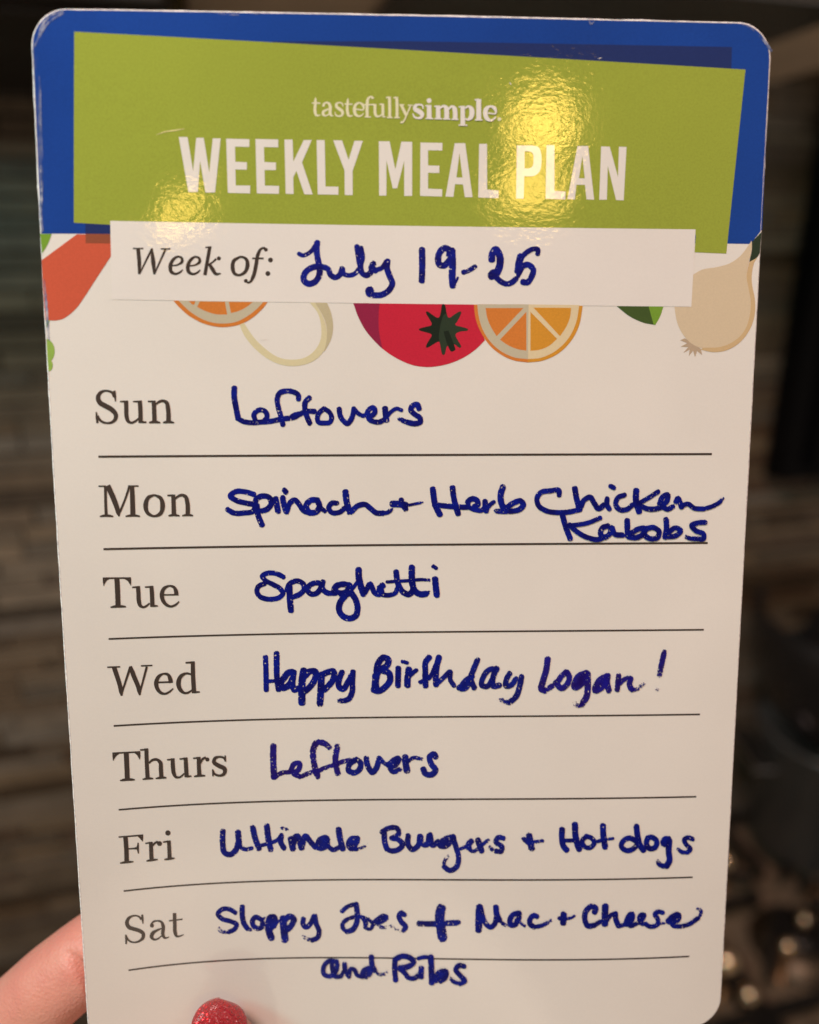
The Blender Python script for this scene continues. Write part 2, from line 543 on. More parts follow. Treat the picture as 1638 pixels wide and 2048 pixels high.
pr = Print(); w = Win(690, 590, 5.46)
shape(pr, w, m_tom, 5.0e-5, "90,88 1430,101 1440,230~ 1480,360~ 1527,494 1430,590~ 1300,680~ 1150,745~ 1000,779~ 880,786~ 740,766~ 600,710~ 460,626~ 330,511~ 220,380~ 140,230~")
shape(pr, w, m_tomd, 5.5e-5, "90,88 380,91 368,200~ 372,400~ 410,590 330,511~ 220,380~ 140,230~")
shape(pr, w, m_star, 6.0e-5, "1075,98~ 1110,200~ 1135,248~ 1190,215~ 1258,178~ 1268,200~ 1225,290~ 1205,325~ 1260,345~ 1340,370~ 1336,390~ 1260,400~ 1208,430~ 1230,490~ 1268,560~ 1250,577~ 1183,535~ 1115,560~ 1088,648~ 1062,650~ 1043,570~ 1030,512~ 980,530~ 895,577~ 885,555~ 925,480~ 945,435~ 890,410~ 810,386~ 812,368~ 890,345~ 945,325~ 925,270~ 883,195~ 897,178~ 960,220~ 1020,248~ 1045,190~", n=4)
shape(pr, w, m_star2, 6.5e-5, "1092,206~ 1135,248~ 1190,215~ 1256,180~ 1266,200~ 1225,290~ 1205,325~ 1260,345~ 1338,371~ 1334,389~ 1260,399~ 1207,430~ 1229,490~ 1266,560~ 1250,575~ 1183,534~ 1115,559~ 1087,647~ 1064,649~ 1044,570~ 1026,480~ 1032,390~ 1052,290~", n=4)
shape(pr, w, m_star, 7.0e-5, "1075,397 1130,388 1206,592~ 1190,610~ 1165,618~ 1148,608~ 1108,520")
pr.build("tomato_picture", card)

pr = Print(); w = Win(930, 590, 6.3)
shape(pr, w, m_or, 5.6e-5, "112,117 128,270~ 180,430~ 290,610~ 420,730~ 600,820~ 794,850 800,118")
shape(pr, w, m_am, 5.6e-5, "794,850 980,826~ 1180,732~ 1340,572~ 1440,370~ 1483,128 1440,126 800,119")
shape(pr, w, m_pith, 6.2e-5, "155,118 170,260~ 220,430~ 320,590~ 450,706~ 620,786~ 794,808 800,119")
shape(pr, w, m_pith2, 6.2e-5, "794,808 960,790~ 1140,705~ 1300,550~ 1398,350~ 1440,126 800,119")
shape(pr, w, m_or, 6.8e-5, "258,165 735,165 398,520 330,410~ 280,290~")
shape(pr, w, m_or, 6.8e-5, "772,213 772,702 660,682~ 540,632~ 440,563")
shape(pr, w, m_am, 6.8e-5, "862,160 1337,163 1320,290~ 1275,400~ 1196,520")
shape(pr, w, m_am, 6.8e-5, "824,213 1160,553 1060,640~ 940,690~ 824,704")
pr.build("orange_half_picture", card)

pr = Print(); w = Win(1220, 450, 5.12)
shape(pr, w, m_leaf, 5.0e-5, "66,830 395,833 446,1021 340,1000~ 200,935~")
shape(pr, w, m_leaf2, 5.0e-5, "395,833 546,836 510,940~ 461,1025 446,1021")
pr.build("lime_picture", card)
pr = Print()
shape(pr, w, m_root, 4.0e-5, "718,1180 790,1210 722,1247 800,1250 748,1312 815,1275 806,1342 850,1288 870,1352 890,1290 942,1332 930,1270 860,1215 765,1160")
shape(pr, w, m_on, 4.6e-5, "868,497 950,455~ 1100,430~ 1230,390~ 1340,310~ 1450,160 1450,250~ 1415,400~ 1398,520~ 1420,660~ 1440,790~ 1425,950~ 1370,1090~ 1260,1195~ 1120,1250~ 960,1264~ 850,1225~ 760,1140~ 690,1010~ 658,838 832,840 851,510")
shape(pr, w, m_onsh, 5.2e-5, "1425,375 1508,328 1470,400~ 1450,520~ 1455,620~ 1482,760~ 1480,920~ 1430,1070~ 1330,1200~ 1200,1280~ 1060,1302~ 925,1276 960,1258~ 1120,1250~ 1260,1195~ 1370,1090~ 1425,950~ 1440,790~ 1420,660~ 1398,520~")
shape(pr, w, m_star2, 5.8e-5, "1452,172 1551,70 1532,290 1500,335~ 1424,379 1450,260~")
pr.build("onion_picture", card)

# ---- printed lettering
OT = 7.4e-5
pr = Print(); w = Win(350, 260, 3.64)
for t in ("28,52 92,52 133,300 155,58 210,58 250,310 275,62 333,62 292,456 222,456 183,225 167,452 98,452",
          "373,64 542,68 542,124 437,122 440,232 524,236 524,290 440,288 443,405 548,405 547,463 385,458",
          "586,66 752,70 752,127 648,125 651,234 735,238 735,293 652,292 655,406 758,408 757,466 596,462",
          "797,70 856,70 862,230 938,74 996,74 925,236 1003,470 942,469 884,298 861,348 864,467 806,465",
          "1031,74 1090,74 1096,412 1190,414 1190,472 1039,470",
          "1152,76 1216,76 1264,218 1306,80 1368,80 1293,300 1294,475 1236,474 1234,295"):
    shape(pr, w, m_letter, OT, t)
w = Win(750, 260, 3.15)
for t in (("24,72 92,72 128,250 166,74 234,76 234,416 184,416 184,195 140,368 112,368 72,190 72,414 26,414",),
          ("286,80 425,82 424,130 334,128 334,224 406,226 405,272 334,270 334,370 424,374 422,420 284,416",),
          ("502,84 568,84 614,424 566,424 554,344 504,342 494,422 444,420", "532,146 551,300 513,300"),
          ("656,88 705,88 706,376 778,382 778,430 650,426",),
          ("893,98 990,98 1030,110~ 1046,150~ 1048,210~ 1036,262~ 1000,290~ 940,292 936,434 888,432", "942,135 972,136~ 994,150~ 998,190~ 992,228~ 970,242~ 942,242"),
          ("1080,96 1130,96 1130,384 1200,388 1198,438 1074,434",),
          ("1275,102 1342,102 1380,440 1332,438 1322,346 1268,346 1258,438 1212,436", "1306,165 1321,305 1284,305"),
          ("1424,104 1478,106 1530,296 1536,106 1584,108 1566,444 1518,442 1466,226 1460,440 1412,440")):
    t = (t,) if isinstance(t, str) else t
    shape(pr, w, m_letter, OT, *t)
pr.build("title_lettering", card, "large white capitals")

pr = Print(); w = Win(610, 180, 7.8); B = dict(cap='butt')
strokes(pr, w, m_logo, OT, """
165,118,10 163,160,38 162,205,45 160,350,45 172,390,40 205,402,25 240,390,15
108,205,22 240,208,22
290,262,42 293,225,36 335,198,28 375,215,40 394,260,48 394,370,48 408,402,32 442,402,16
390,290,20 330,315,30 285,345,45 285,385,45 320,404,28 365,385,20 392,355,16
594,265,12 580,215,22 530,200,24 490,222,38 492,262,45 540,302,50 585,342,48 580,390,38 530,412,26 482,394,22 468,345,12
670,130,10 667,175,38 667,360,45 680,400,40 710,412,25 745,400,15
615,222,22 742,225,22
795,302,22 915,302,24 905,240,40 850,203,26 790,235,42 772,310,50 790,385,45 845,414,28 890,395,22 915,365,14
1058,142,50 1045,112,28 1010,112,28 980,150,42 970,230,48 970,415,48
920,232,22 1060,232,22
930,422,22 1030,424,22
1040,230,22 1085,232,32
1092,222,44 1092,300,45 1095,370,45 1115,410,38 1150,416,28 1195,390,22
1160,226,22 1210,228,30
1212,218,42 1215,280,45 1215,405,45
1205,420,24 1255,422,22
1262,124,20 1310,118,30
1316,108,45 1320,200,46 1322,430,46
1275,432,22 1365,434,22
1378,127,20 1425,120,30
1430,112,45 1434,200,46 1436,432,46
1390,434,22 1480,436,22
1472,235,22 1545,238,22
1503,242,46 1545,330,46 1582,408,42
1650,242,24 1582,400,24 1545,480,24 1515,512,28 1492,500,44
1605,242,20 1680,244,20
""", **B)
w = Win(810, 180, 7.8)
strokes(pr, w, m_letter, OT, """
285,302,15 268,245,30 210,233,30 160,255,55 155,297,66 215,337,76 265,382,72 255,427,50 195,442,32 145,422,30 122,370,15
375,238,70 378,445,75
318,250,22 380,250,22
320,447,22 438,450,22
455,260,22 525,258,22
515,246,66 518,455,72
458,452,22 575,454,22
545,292,30 600,255,40 640,282,70 648,330,75 648,455,75
590,455,22 705,458,22
680,302,30 735,260,40 770,292,70 780,340,72 782,460,72
725,460,22 832,464,22
838,268,22 905,266,22
898,254,66 900,545,72
835,552,22 970,554,22
935,292,28 990,260,35 1035,302,75 1042,362,80 1025,432,70 975,467,35 935,452,25
1085,160,22 1150,156,34
1148,148,76 1148,465,76
1090,470,22 1208,472,22
1295,366,22 1415,366,24 1395,290,55 1325,262,35 1265,302,70 1252,372,75 1275,447,65 1340,480,35 1390,452,25 1415,420,18
""", **B)
disc(pr, w, 375, 168, 38, m_letter, OT); disc(pr, w, 1470, 456, 28, m_logo, OT)
pr.build("header_lettering", card, "small cream serif lettering")

pr = Print(); w = Win(250, 470, 5.284)
strokes(pr, w, m_black, OT, """
138,140,42 152,290,42 152,416,28
155,412,18 285,148,24
283,142,26 300,290,46 312,418,26
312,412,18 430,150,24
85,144,16 195,144,16
378,147,16 482,148,16
498,326,16 560,315,20 605,280,34 600,245,28 565,229,22 510,262,34 480,335,42 490,390,38 535,412,26 580,396,22 612,368,14
683,328,16 745,317,20 790,282,34 785,247,28 750,231,22 695,264,34 665,337,42 675,392,38 720,414,26 765,398,22 797,370,14
850,133,16 915,127,16
897,128,36 870,280,37 845,425,36
870,322,18 930,285,18 965,252,24
890,305,34 930,370,42 960,412,34 1014,408,14
1215,232,24 1150,275,38 1140,360,42 1160,410,34 1200,425,26 1265,395,34 1295,320,44 1285,262,36 1250,236,26 1212,232,24
1488,160,36 1470,138,24 1440,146,24 1408,200,36 1385,320,40 1355,440,38 1320,498,24 1290,506,20
1345,248,18 1465,248,18
""", **B)
for x, y, r in ((1538, 265, 26), (1510, 408, 26), (993, 248, 22), (1490, 156, 20), (1278, 486, 21)): disc(pr, w, x, y, r, m_black, OT)
pr.build("date_prompt", card, "italic printed prompt")

def word(win, txt, discs=()):
    pr = Print()
    strokes(pr, win, m_black, OT, txt, **B)
    for x, y, r in discs: disc(pr, win, x, y, r, m_black, OT)
    pr.build("day_name", card)

word(Win(180, 770, 9.1), """
448,215,62 405,140,48 330,108,38 262,106,38 190,140,60 146,230,82 180,318,90 280,380,92 400,450,90 470,540,80 460,622,68 400,677,46 310,692,36 220,667,44 165,615,48 138,560,44
443,104,44 455,200,42 464,298,20
116,492,28 126,600,44 138,692,42
657,283,76 660,420,76 668,580,75 690,650,65 750,687,42 820,662,38 885,608,30
548,300,24 645,300,34
905,283,76 915,420,78 922,690,78
785,300,24 890,300,34
915,666,50 970,674,36 1028,676,26
1158,284,74 1165,400,78 1175,690,80
1055,298,26 1150,298,34
1075,684,22 1130,674,44 1225,674,44 1280,684,22
1198,352,28 1260,302,42 1330,287,50 1395,322,70 1418,420,78 1430,690,80
1328,684,22 1380,674,44 1480,674,44 1530,684,22
""")
word(Win(190, 960, 7.8), """
55,95,22 170,97,26
163,100,44 168,400,44 176,565,48
78,568,22 140,556,38 220,556,38 285,568,22
198,85,84 290,290,82 362,500,72 376,566,24
388,500,34 470,300,32 540,90,36
578,82,66 585,300,74 592,570,78
515,93,22 680,93,22
478,566,22 550,554,36 640,554,36 702,566,22
925,232,32 835,270,55 790,390,74 822,512,58 925,562,34 1020,522,58 1055,397,74 1022,280,58 925,232,32
1222,226,62 1224,300,66 1232,560,70
1130,240,24 1215,238,30
1145,558,20 1190,548,34 1275,548,34 1320,558,20
1250,292,26 1300,250,36 1360,234,44 1415,262,60 1438,340,66 1448,560,68
1360,556,20 1410,546,34 1490,546,34 1530,554,20
""")
word(Win(195, 1140, 9.1), """
97,148,30 605,144,30
111,138,30 112,200,30 116,285,16
205,152,28 150,180,44 118,250,30
594,136,30 598,200,30 603,277,14
495,150,28 560,178,44 596,245,30
353,148,92 366,400,92 375,680,92
238,676,24 310,664,46 445,660,46 518,664,24
735,290,74 745,420,76 755,570,78 775,640,65 830,674,40 890,652,36 950,600,26
630,314,24 728,306,32
980,286,70 990,420,76 1000,668,78
863,308,24 968,304,32
1000,650,42 1050,650,34 1098,650,22
1200,450,26 1472,446,26
1436,458,76 1428,380,72 1388,308,50 1310,286,32 1205,340,62 1172,450,78 1197,560,70 1252,627,58 1330,660,42 1420,630,36 1487,568,22
""")
word(Win(205, 1310, 7.8), """
180,185,72 290,565,68 298,634,30
310,565,30 436,180,40
440,172,38 472,280,72 572,550,68 582,624,30
594,545,30 692,180,36
75,188,22 275,181,22
600,167,22 778,160,22
868,424,26 1095,418,26
1066,432,68 1056,370,64 1020,302,46 945,292,30 872,340,54 838,430,68 860,530,60 912,587,48 970,602,34 1050,567,30 1104,518,16
1395,302,28 1310,284,34 1222,330,58 1185,430,72 1215,540,62 1290,592,36 1350,577,32 1400,540,22
1408,96,62 1412,300,66 1428,592,68
1295,118,24 1400,112,30
1430,578,34 1470,575,28 1518,572,20
""")
word(Win(215, 1490, 6.3), """
62,102,20 410,84,20
71,95,20 74,140,22 74,193,12
140,104,20 100,125,32 78,170,22
402,78,20 404,130,22 404,178,12
345,93,20 382,113,32 402,158,22
236,92,62 245,300,62 250,440,62
158,446,16 210,436,32 300,432,32 345,436,16
410,60,18 500,54,24
489,40,50 495,230,50 506,430,52
442,430,16 485,422,28 540,418,28 576,420,16
520,227,22 560,190,30 620,180,34 665,217,48 672,300,52 680,415,52
607,420,16 650,412,28 710,408,28 742,408,16
750,184,18 840,176,22
820,164,48 825,280,52 835,350,50 865,402,34 905,404,24 968,355,18
984,154,48 990,280,52 998,402,52
908,173,18 988,166,22
995,392,28 1030,390,24 1058,388,16
1078,164,18 1150,158,22
1148,146,48 1152,290,50 1158,390,52
1090,394,16 1130,386,28 1190,382,28 1232,382,16
1170,227,20 1200,172,28 1240,152,28
1486,205,16 1472,164,28 1410,145,24 1352,166,40 1342,212,50 1402,257,54 1478,302,54 1470,357,42 1410,382,28 1352,362,28 1325,308,20
1483,128,18 1486,205,16
1325,302,16 1330,390,20
""", ((1258, 180, 26),))
word(Win(230, 1655, 12.6), """
92,236,36 700,188,40
692,166,36 690,250,44 692,340,26
575,200,40 640,240,64 684,310,44
262,220,112 285,540,112 295,880,114
128,892,32 230,874,58 360,862,58 468,856,30
330,532,34 470,524,38 548,518,66
583,378,30 580,440,44 572,520,66 582,580,44 592,650,28
765,395,34 890,376,44
904,355,95 910,550,100 922,835,104
792,838,32 870,824,54 990,806,54 1076,798,30
950,452,40 1010,382,50 1080,350,54
1208,362,34 1340,342,46
1355,320,92 1365,500,96 1378,800,100
1240,802,32 1320,790,54 1440,772,54 1502,764,30
""", ((1333, 132, 66), (1122, 400, 62)))
word(Win(235, 1820, 10.92), """
525,200,62 482,150,42 400,118,34 330,125,40 240,180,65 205,280,85 250,370,88 340,405,85 460,440,85 560,510,80 560,592,74 480,672,48 370,702,34 280,682,40 218,625,44 188,560,40
540,94,40 546,190,46 556,292,24
180,535,36 190,640,46 188,738,36
735,310,40 790,246,38 870,231,36 960,256,52 995,340,76 1000,560,74 1030,602,50 1080,602,30 1127,580,16
962,395,24 860,440,50 762,510,80 742,580,80 790,637,48 860,632,34 965,560,26
1245,62,74 1250,300,78 1262,500,78 1290,567,54 1350,567,34 1447,530,16
1122,232,28 1420,194,28
""", ((752, 335, 44),))

# ---- ruled lines, straight on the card and curling with it
UL, UR = 0.0085903, 0.1321647
for i, v in enumerate((0.0826853, 0.1011834, 0.11974619, 0.13835549, 0.15694385, 0.17559059, 0.19439971)):
    pr = Print(); n = 60
    u = np.linspace(UL, UR, n)
    lw = 0.00021 if i < 2 else 0.00018
    uu = np.repeat(u, 2); vv = v + np.tile([-lw, lw], n)
    pr.put(surf(uu, vv, np.full(2 * n, 7.0e-5)), [(2*k, 2*k + 1, 2*k + 3, 2*k + 2) for k in range(n - 1)], m_black)
    pr.build("ruled_line", card)

# ---- marker handwriting
def ink(name, c, c2, thin):
    t = NT(name)
    at = t.add('ShaderNodeAttribute'); at.attribute_name = 'dry'
    dry = at.outputs['Fac']
    n1 = t.noise(1500.0, 3.0, 0.6); n2 = t.noise(3400.0, 1.0)
    t.base(t.ramp(t.noise(420.0, 3.0), [(0.34, c), (0.68, c2)]), 0.45)
    t.b.inputs['Specular IOR Level'].default_value = 0.16
    x = t.math('SUBTRACT', t.math('ADD', t.math('MULTIPLY', n1, 2.1), t.math('MULTIPLY', n2, 0.9)), 0.5)
    x = t.math('SUBTRACT', x, t.math('MULTIPLY', dry, 1.05))
    x = t.math('MULTIPLY', t.math('SUBTRACT', x, 0.10 + thin), 5.0, True)
    speck = t.math('GREATER_THAN', t.noise(2300.0, 1.5), 0.31)
    a = t.math('MULTIPLY', x, speck)
    a = t.math('MULTIPLY', a, 0.97 - thin * 0.4, True)
    t.link(a, t.b.inputs['Alpha'])
    t.link(t.bump(n1, 0.00003, 0.6), t.b.inputs['Normal'])
    return t.m
ink_a = ink("marker_ink", (0.0010, 0.0020, 0.120), (0.0012, 0.0100, 0.275), -0.02)
ink_b = ink("marker_ink_thin", (0.0022, 0.0035, 0.130), (0.0030, 0.0130, 0.290), 0.07)
ink_c = ink("marker_ink_violet", (0.0120, 0.0030, 0.140), (0.0110, 0.0080, 0.280), 0.10)
OI = 8.4e-5

def entry(label, *pieces):
    pr = Print()
    for win, w, m, txt in pieces:
        kw = dict(w=w, wob=0.05, step=2.0)
        for t in txt.strip().splitlines():
            t = t.strip()
            if not t: continue
            k2 = dict(kw)
            while t[0] in 'wdt':
                key, t = t.split(' ', 1)
                k2[{'w': 'w', 'd': 'dry', 't': 'tip'}[key[0]]] = float(key[1:])
            stroke(pr, win, t, m, OI, **k2)
    pr.build("handwritten_entry", card, label)

entry("handwritten date in blue marker", (Win(590, 470, 6.552), 74, ink_a, """
w56 48,246 100,268 170,245 225,200 268,135
w78 290,98 285,220 310,370 325,460 305,560 245,625 175,640 115,590 125,510 190,445 280,415 370,420
w72 370,420 430,445 470,530 530,555 590,520 618,435
w62 625,440 640,510 700,530 780,510 845,440
w74 812,148 830,260 850,390
w72 860,170 880,300 858,420 880,500 930,530 980,505 1010,440 1025,370
w76 1030,372 1000,430 1060,470
w62 1030,465 1140,430 1200,345
w76 1215,338 1205,430 1240,540 1275,640 1235,720 1130,785 1020,790
w70 t0.3 1020,790 965,770 955,730 990,705 1010,740
"""), (Win(820, 480, 5.85), 72, ink_a, """
140,108 142,300 138,480
460,190 450,110 400,97 345,150 328,230 345,290 390,300 450,250 485,190
w78 492,120 497,300 492,450 500,540
w28 500,540 535,490 560,440
w54 620,380 700,350 765,308
w80 955,235 960,170 1000,112 1045,180 1048,300 1015,390
w96 960,430 955,410 985,390
w62 1000,430 1065,490 1140,515 1200,490 1240,450
w82 1295,190 1272,280 1262,370
w34 1262,370 1258,430 1320,330
w56 1300,205 1370,140 1450,105 1495,112 1490,165
w66 1300,310 1380,290 1440,345 1420,430 1360,500 1315,490
"""))

entry("leftovers in blue marker beside the first day", (Win(450, 760, 7.8), 78, ink_a, """
w86 145,120 142,250 170,420 205,600
w78 190,595 300,650 430,665 560,655 700,645 850,615 950,600 1080,580 1170,530 1260,490 1400,490
w76 470,620 450,545 500,480 570,465 640,505 655,580 610,640
1145,305 1145,240 1050,180 950,172 850,205 815,290 830,420 870,560 905,700
w64 1040,560 1110,530 1190,520
w80 1320,275 1255,340 1245,450 1290,600 1325,680
"""), (Win(640, 760, 7.445), 70, ink_a, """
60,425 140,480 172,560 150,625 60,640 -25,625 -40,560 -5,480 60,425
w74 285,425 300,530 350,610 410,648 460,590 495,490 505,420
w64 505,420 560,490 640,530 700,520
w72 690,515 740,430 800,412 820,470 770,530 720,535 730,580 800,618 880,625 955,590
w84 968,420 975,500 990,600
w56 1000,540 1060,470 1140,425 1215,450
w78 1475,430 1450,365 1375,385 1350,440 1410,510 1490,570 1490,625 1420,648 1300,628
w70 t0.25 1300,628 1240,605 1180,575
"""))

entry("two line entry in blue marker, crowded above the second rule", (Win(440, 960, 4.095), 45, ink_a, """
w42 280,118 200,95 120,98 84,130 130,165 220,190 285,210 280,245 190,270 110,268 60,240
w46 300,200 310,280 345,370
w44 290,215 295,160 350,130 405,145 420,190 390,235 320,258
w46 455,150 465,200 475,258
w36 410,160 455,155
w46 512,140 525,210 545,262
w42 525,78 542,102
w42 545,262 580,180 612,162 645,195 685,250 740,272
w46 805,165 745,165 705,210 730,262 785,262 815,215 795,165
w36 812,180 825,225 860,255
w40 960,190 920,187 890,225 910,262 980,262 1025,225
w50 1028,95 1035,170 1060,262
w42 1070,265 1130,210 1190,200 1230,230 1280,268 1345,270
w38 t0.3 1345,270 1385,258 1402,238
w52 1408,195 1470,197 1525,205
w44 1482,160 1500,205 1520,240
w22 1530,208 1590,196 1640,186
"""), (Win(840, 950, 6.825), 75, ink_a, """
w20 0,380 25,374 40,370
w80 173,185 185,290 205,400 240,480 270,540
w76 442,168 455,280 480,400 520,530
w70 190,405 320,418 480,432 640,440
w72 650,435 655,360 720,322 780,350 790,400 740,430
w62 660,438 760,475 840,480 890,430
w80 885,355 892,420 905,490
w54 915,460 960,400 1010,362
w82 1130,155 1100,260 1108,380 1150,470
w68 t0.3 1250,492 1100,495 1030,487
w72 1250,492 1360,465 1410,400 1370,352 1290,372 1200,430 1150,470
"""), (Win(1060, 960, 4.095), 42, ink_a, """
w40 235,125 238,88 160,88 90,100 55,150 70,210 130,250 220,265 320,260 390,245
w46 365,65 380,150 405,245
410,230 440,165 490,140 525,190 560,235 605,200
w40 630,148 628,200 650,240
w38 655,48 688,64
w40 775,122 720,142 700,200 730,240 790,240 840,200
w50 868,82 865,160 892,260
w36 1050,92 960,150 890,190
w42 890,200 950,232 1030,235 1080,220
w40 1058,195 1085,135 1125,118 1120,170 1085,210 1120,238 1170,215
w42 1190,185 1210,148 1225,180 1240,225
w38 1240,210 1290,195 1340,228 1420,236
w34 t0.3 1420,236 1510,205 1560,170 1575,145
w44 265,290 290,380 328,480
w36 575,308 470,350 330,372
w40 320,365 380,420 470,470 560,485 620,460
w42 640,372 590,392 575,440 605,468 650,440 668,388 690,440 760,450
w46 793,328 795,400 800,460
w42 805,465 870,470 930,430 935,395 885,400 820,440
w42 955,395 930,432 970,475 1040,470 1055,422 1010,388 955,395
w44 1112,318 1115,400 1102,470
w40 1110,462 1190,455 1232,412 1190,390 1130,430
w40 1435,345 1370,350 1320,372 1350,410 1420,447 1420,475 1350,480
w36 t0.3 1350,480 1300,475 1268,462
"""))

entry("one word in blue marker with a long looped tail", (Win(500, 1120, 8.19), 84, ink_a, """
w78 552,280 480,240 380,212 270,218 200,262 240,322 380,400 500,475 540,545 490,605 380,638 250,632 155,590 112,510 135,435 180,405 250,385
w98 648,440 650,600 670,830
w84 605,500 640,400 720,348 800,345 875,395 885,480 820,555 700,605
w84 1140,375 1060,375 965,425 945,500 1000,555 1085,545 1150,470 1175,400
w86 1195,350 1180,430 1210,500 1280,540 1400,540
w96 1640,420 1520,395 1410,430 1380,490 1440,535 1560,530 1620,470
"""), (Win(690, 1120, 8.19), 84, ink_a, """
w96 60,400 95,520 170,640 205,800 175,910 80,955 -30,920 -95,830 -90,720 -30,620 60,540
w60 60,540 150,430 215,340
w104 222,150 225,280 260,430 305,560
w84 310,555 370,450 410,385 440,440 490,540 560,570
w104 620,410 580,450 590,520
w74 560,440 560,540 640,570 740,570 830,530 855,450
w92 835,185 850,300 880,420 960,530 1050,560 1105,500 1110,400
w100 1095,110 1092,250 1105,400 1145,505 1240,560 1330,550
w50 t0.3 1330,550 1365,535 1372,510
w52 t0.2 680,358 850,345 1050,335 1250,318 1385,328
w100 1475,305 1485,430 1503,580
w66 1440,100 1495,135
"""))

entry("birthday greeting in thick blue marker", (Win(515, 1290, 7.445), 80, ink_a, """
w76 118,175 125,350 130,670
w84 285,120 285,300 290,500 315,665
w54 130,540 280,530
w92 530,400 470,405 400,480 350,560 370,635 450,610 530,490
w80 545,395 525,540 550,670 610,640
w104 690,370 665,520 660,700 660,860
w88 700,470 780,390 865,395 855,500 780,620 690,700
w98 955,430 945,600 930,880
w88 960,440 1050,400 1130,390 1130,500 1060,600 985,670
w84 1260,395 1215,510 1215,620 1265,655 1340,560 1400,450
w80 1422,390 1412,540 1405,710 1350,805 1290,825
w76 t0.3 1290,825 1240,830 1215,825
"""), (Win(730, 1290, 4.964), 55, ink_a, """
w66 125,240 108,330 95,430
w60 112,260 130,180 190,122 232,145 222,195 150,245 112,290
w60 170,250 235,275 250,340 205,410 130,455 80,440
w60 100,300 110,420
w56 330,225 328,310 326,405
w38 370,160 420,176
w62 435,235 422,320 420,400
w40 440,310 480,270 512,245
w56 638,118 602,165 598,260 600,405
w42 545,370 640,320 700,200
w58 735,115 712,200 702,290 705,395
"""), (Win(730, 1290, 4.964), 52, ink_b, """
w46 710,385 780,320 845,262 845,340 885,405
w54 940,435 985,365 1065,305
w60 930,420 975,430 1045,350
w54 1118,140 1080,230 1050,330 1085,425
w52 1305,230 1230,245 1175,310 1162,400 1200,410 1275,320
w54 1310,225 1272,310 1272,405 1340,395
w52 1438,275 1402,340 1400,405 1440,400 1500,330
w54 1555,305 1535,400 1500,505 1430,570
w48 t0.35 1430,570 1380,560 1345,535
"""), (Win(1060, 1290, 5.648), 65, ink_c, """
w68 198,150 180,280 140,420 125,495 170,512
w58 d0.2 165,512 240,465 300,410
w62 410,300 345,360 312,450 350,485 420,435 440,350 415,300
w74 640,315 560,345 510,420 500,475 560,445 640,340
w64 600,350 560,430
w70 645,310 650,450 632,590 580,670
w60 t0.35 580,670 530,680 498,645
w72 880,345 800,385 745,460 735,510 795,480 865,400
w70 865,350 868,440 888,515
w60 850,370 800,450
w60 1000,335 990,420 982,505
w50 d0.2 1000,440 1070,380 1130,360
w62 1135,365 1120,440 1145,505
w50 d0.35 t0.3 1145,505 1215,490 1260,450 1300,405
w60 d0.1 t0.2 1515,70 1485,200 1457,345
w54 d0.3 1428,488 1446,492
"""))

entry("leftovers again in thinner violet blue marker", (Win(530, 1470, 4.55), 52, ink_c, """
w56 75,95 75,230 82,385
w42 d0.2 82,385 150,345 230,335
w46 235,325 265,262 312,255 305,315 260,345 320,378
w44 d0.25 320,378 390,350 450,330
w54 d0.15 588,112 535,72 470,68 442,120 445,250 480,380
w42 d0.3 440,342 540,300 650,260 760,228 820,222
w54 d0.2 660,95 640,220 662,350
"""), (Win(530, 1470, 4.55), 52, ink_b, """
w50 820,228 770,262 760,320 810,342 860,310 868,250 830,218
w50 920,205 932,270 980,338 1012,300 1038,205
w38 d0.2 1040,200 1080,250 1115,270
w54 1120,275 1180,225 1215,212 1180,270 1130,290
w44 d0.1 1130,290 1160,332 1230,308
w60 1275,195 1280,260 1292,325
w36 d0.25 1300,240 1350,205 1430,220
w52 1555,200 1538,172 1500,192 1512,260 1552,320 1515,358 1460,350 1438,305
"""))

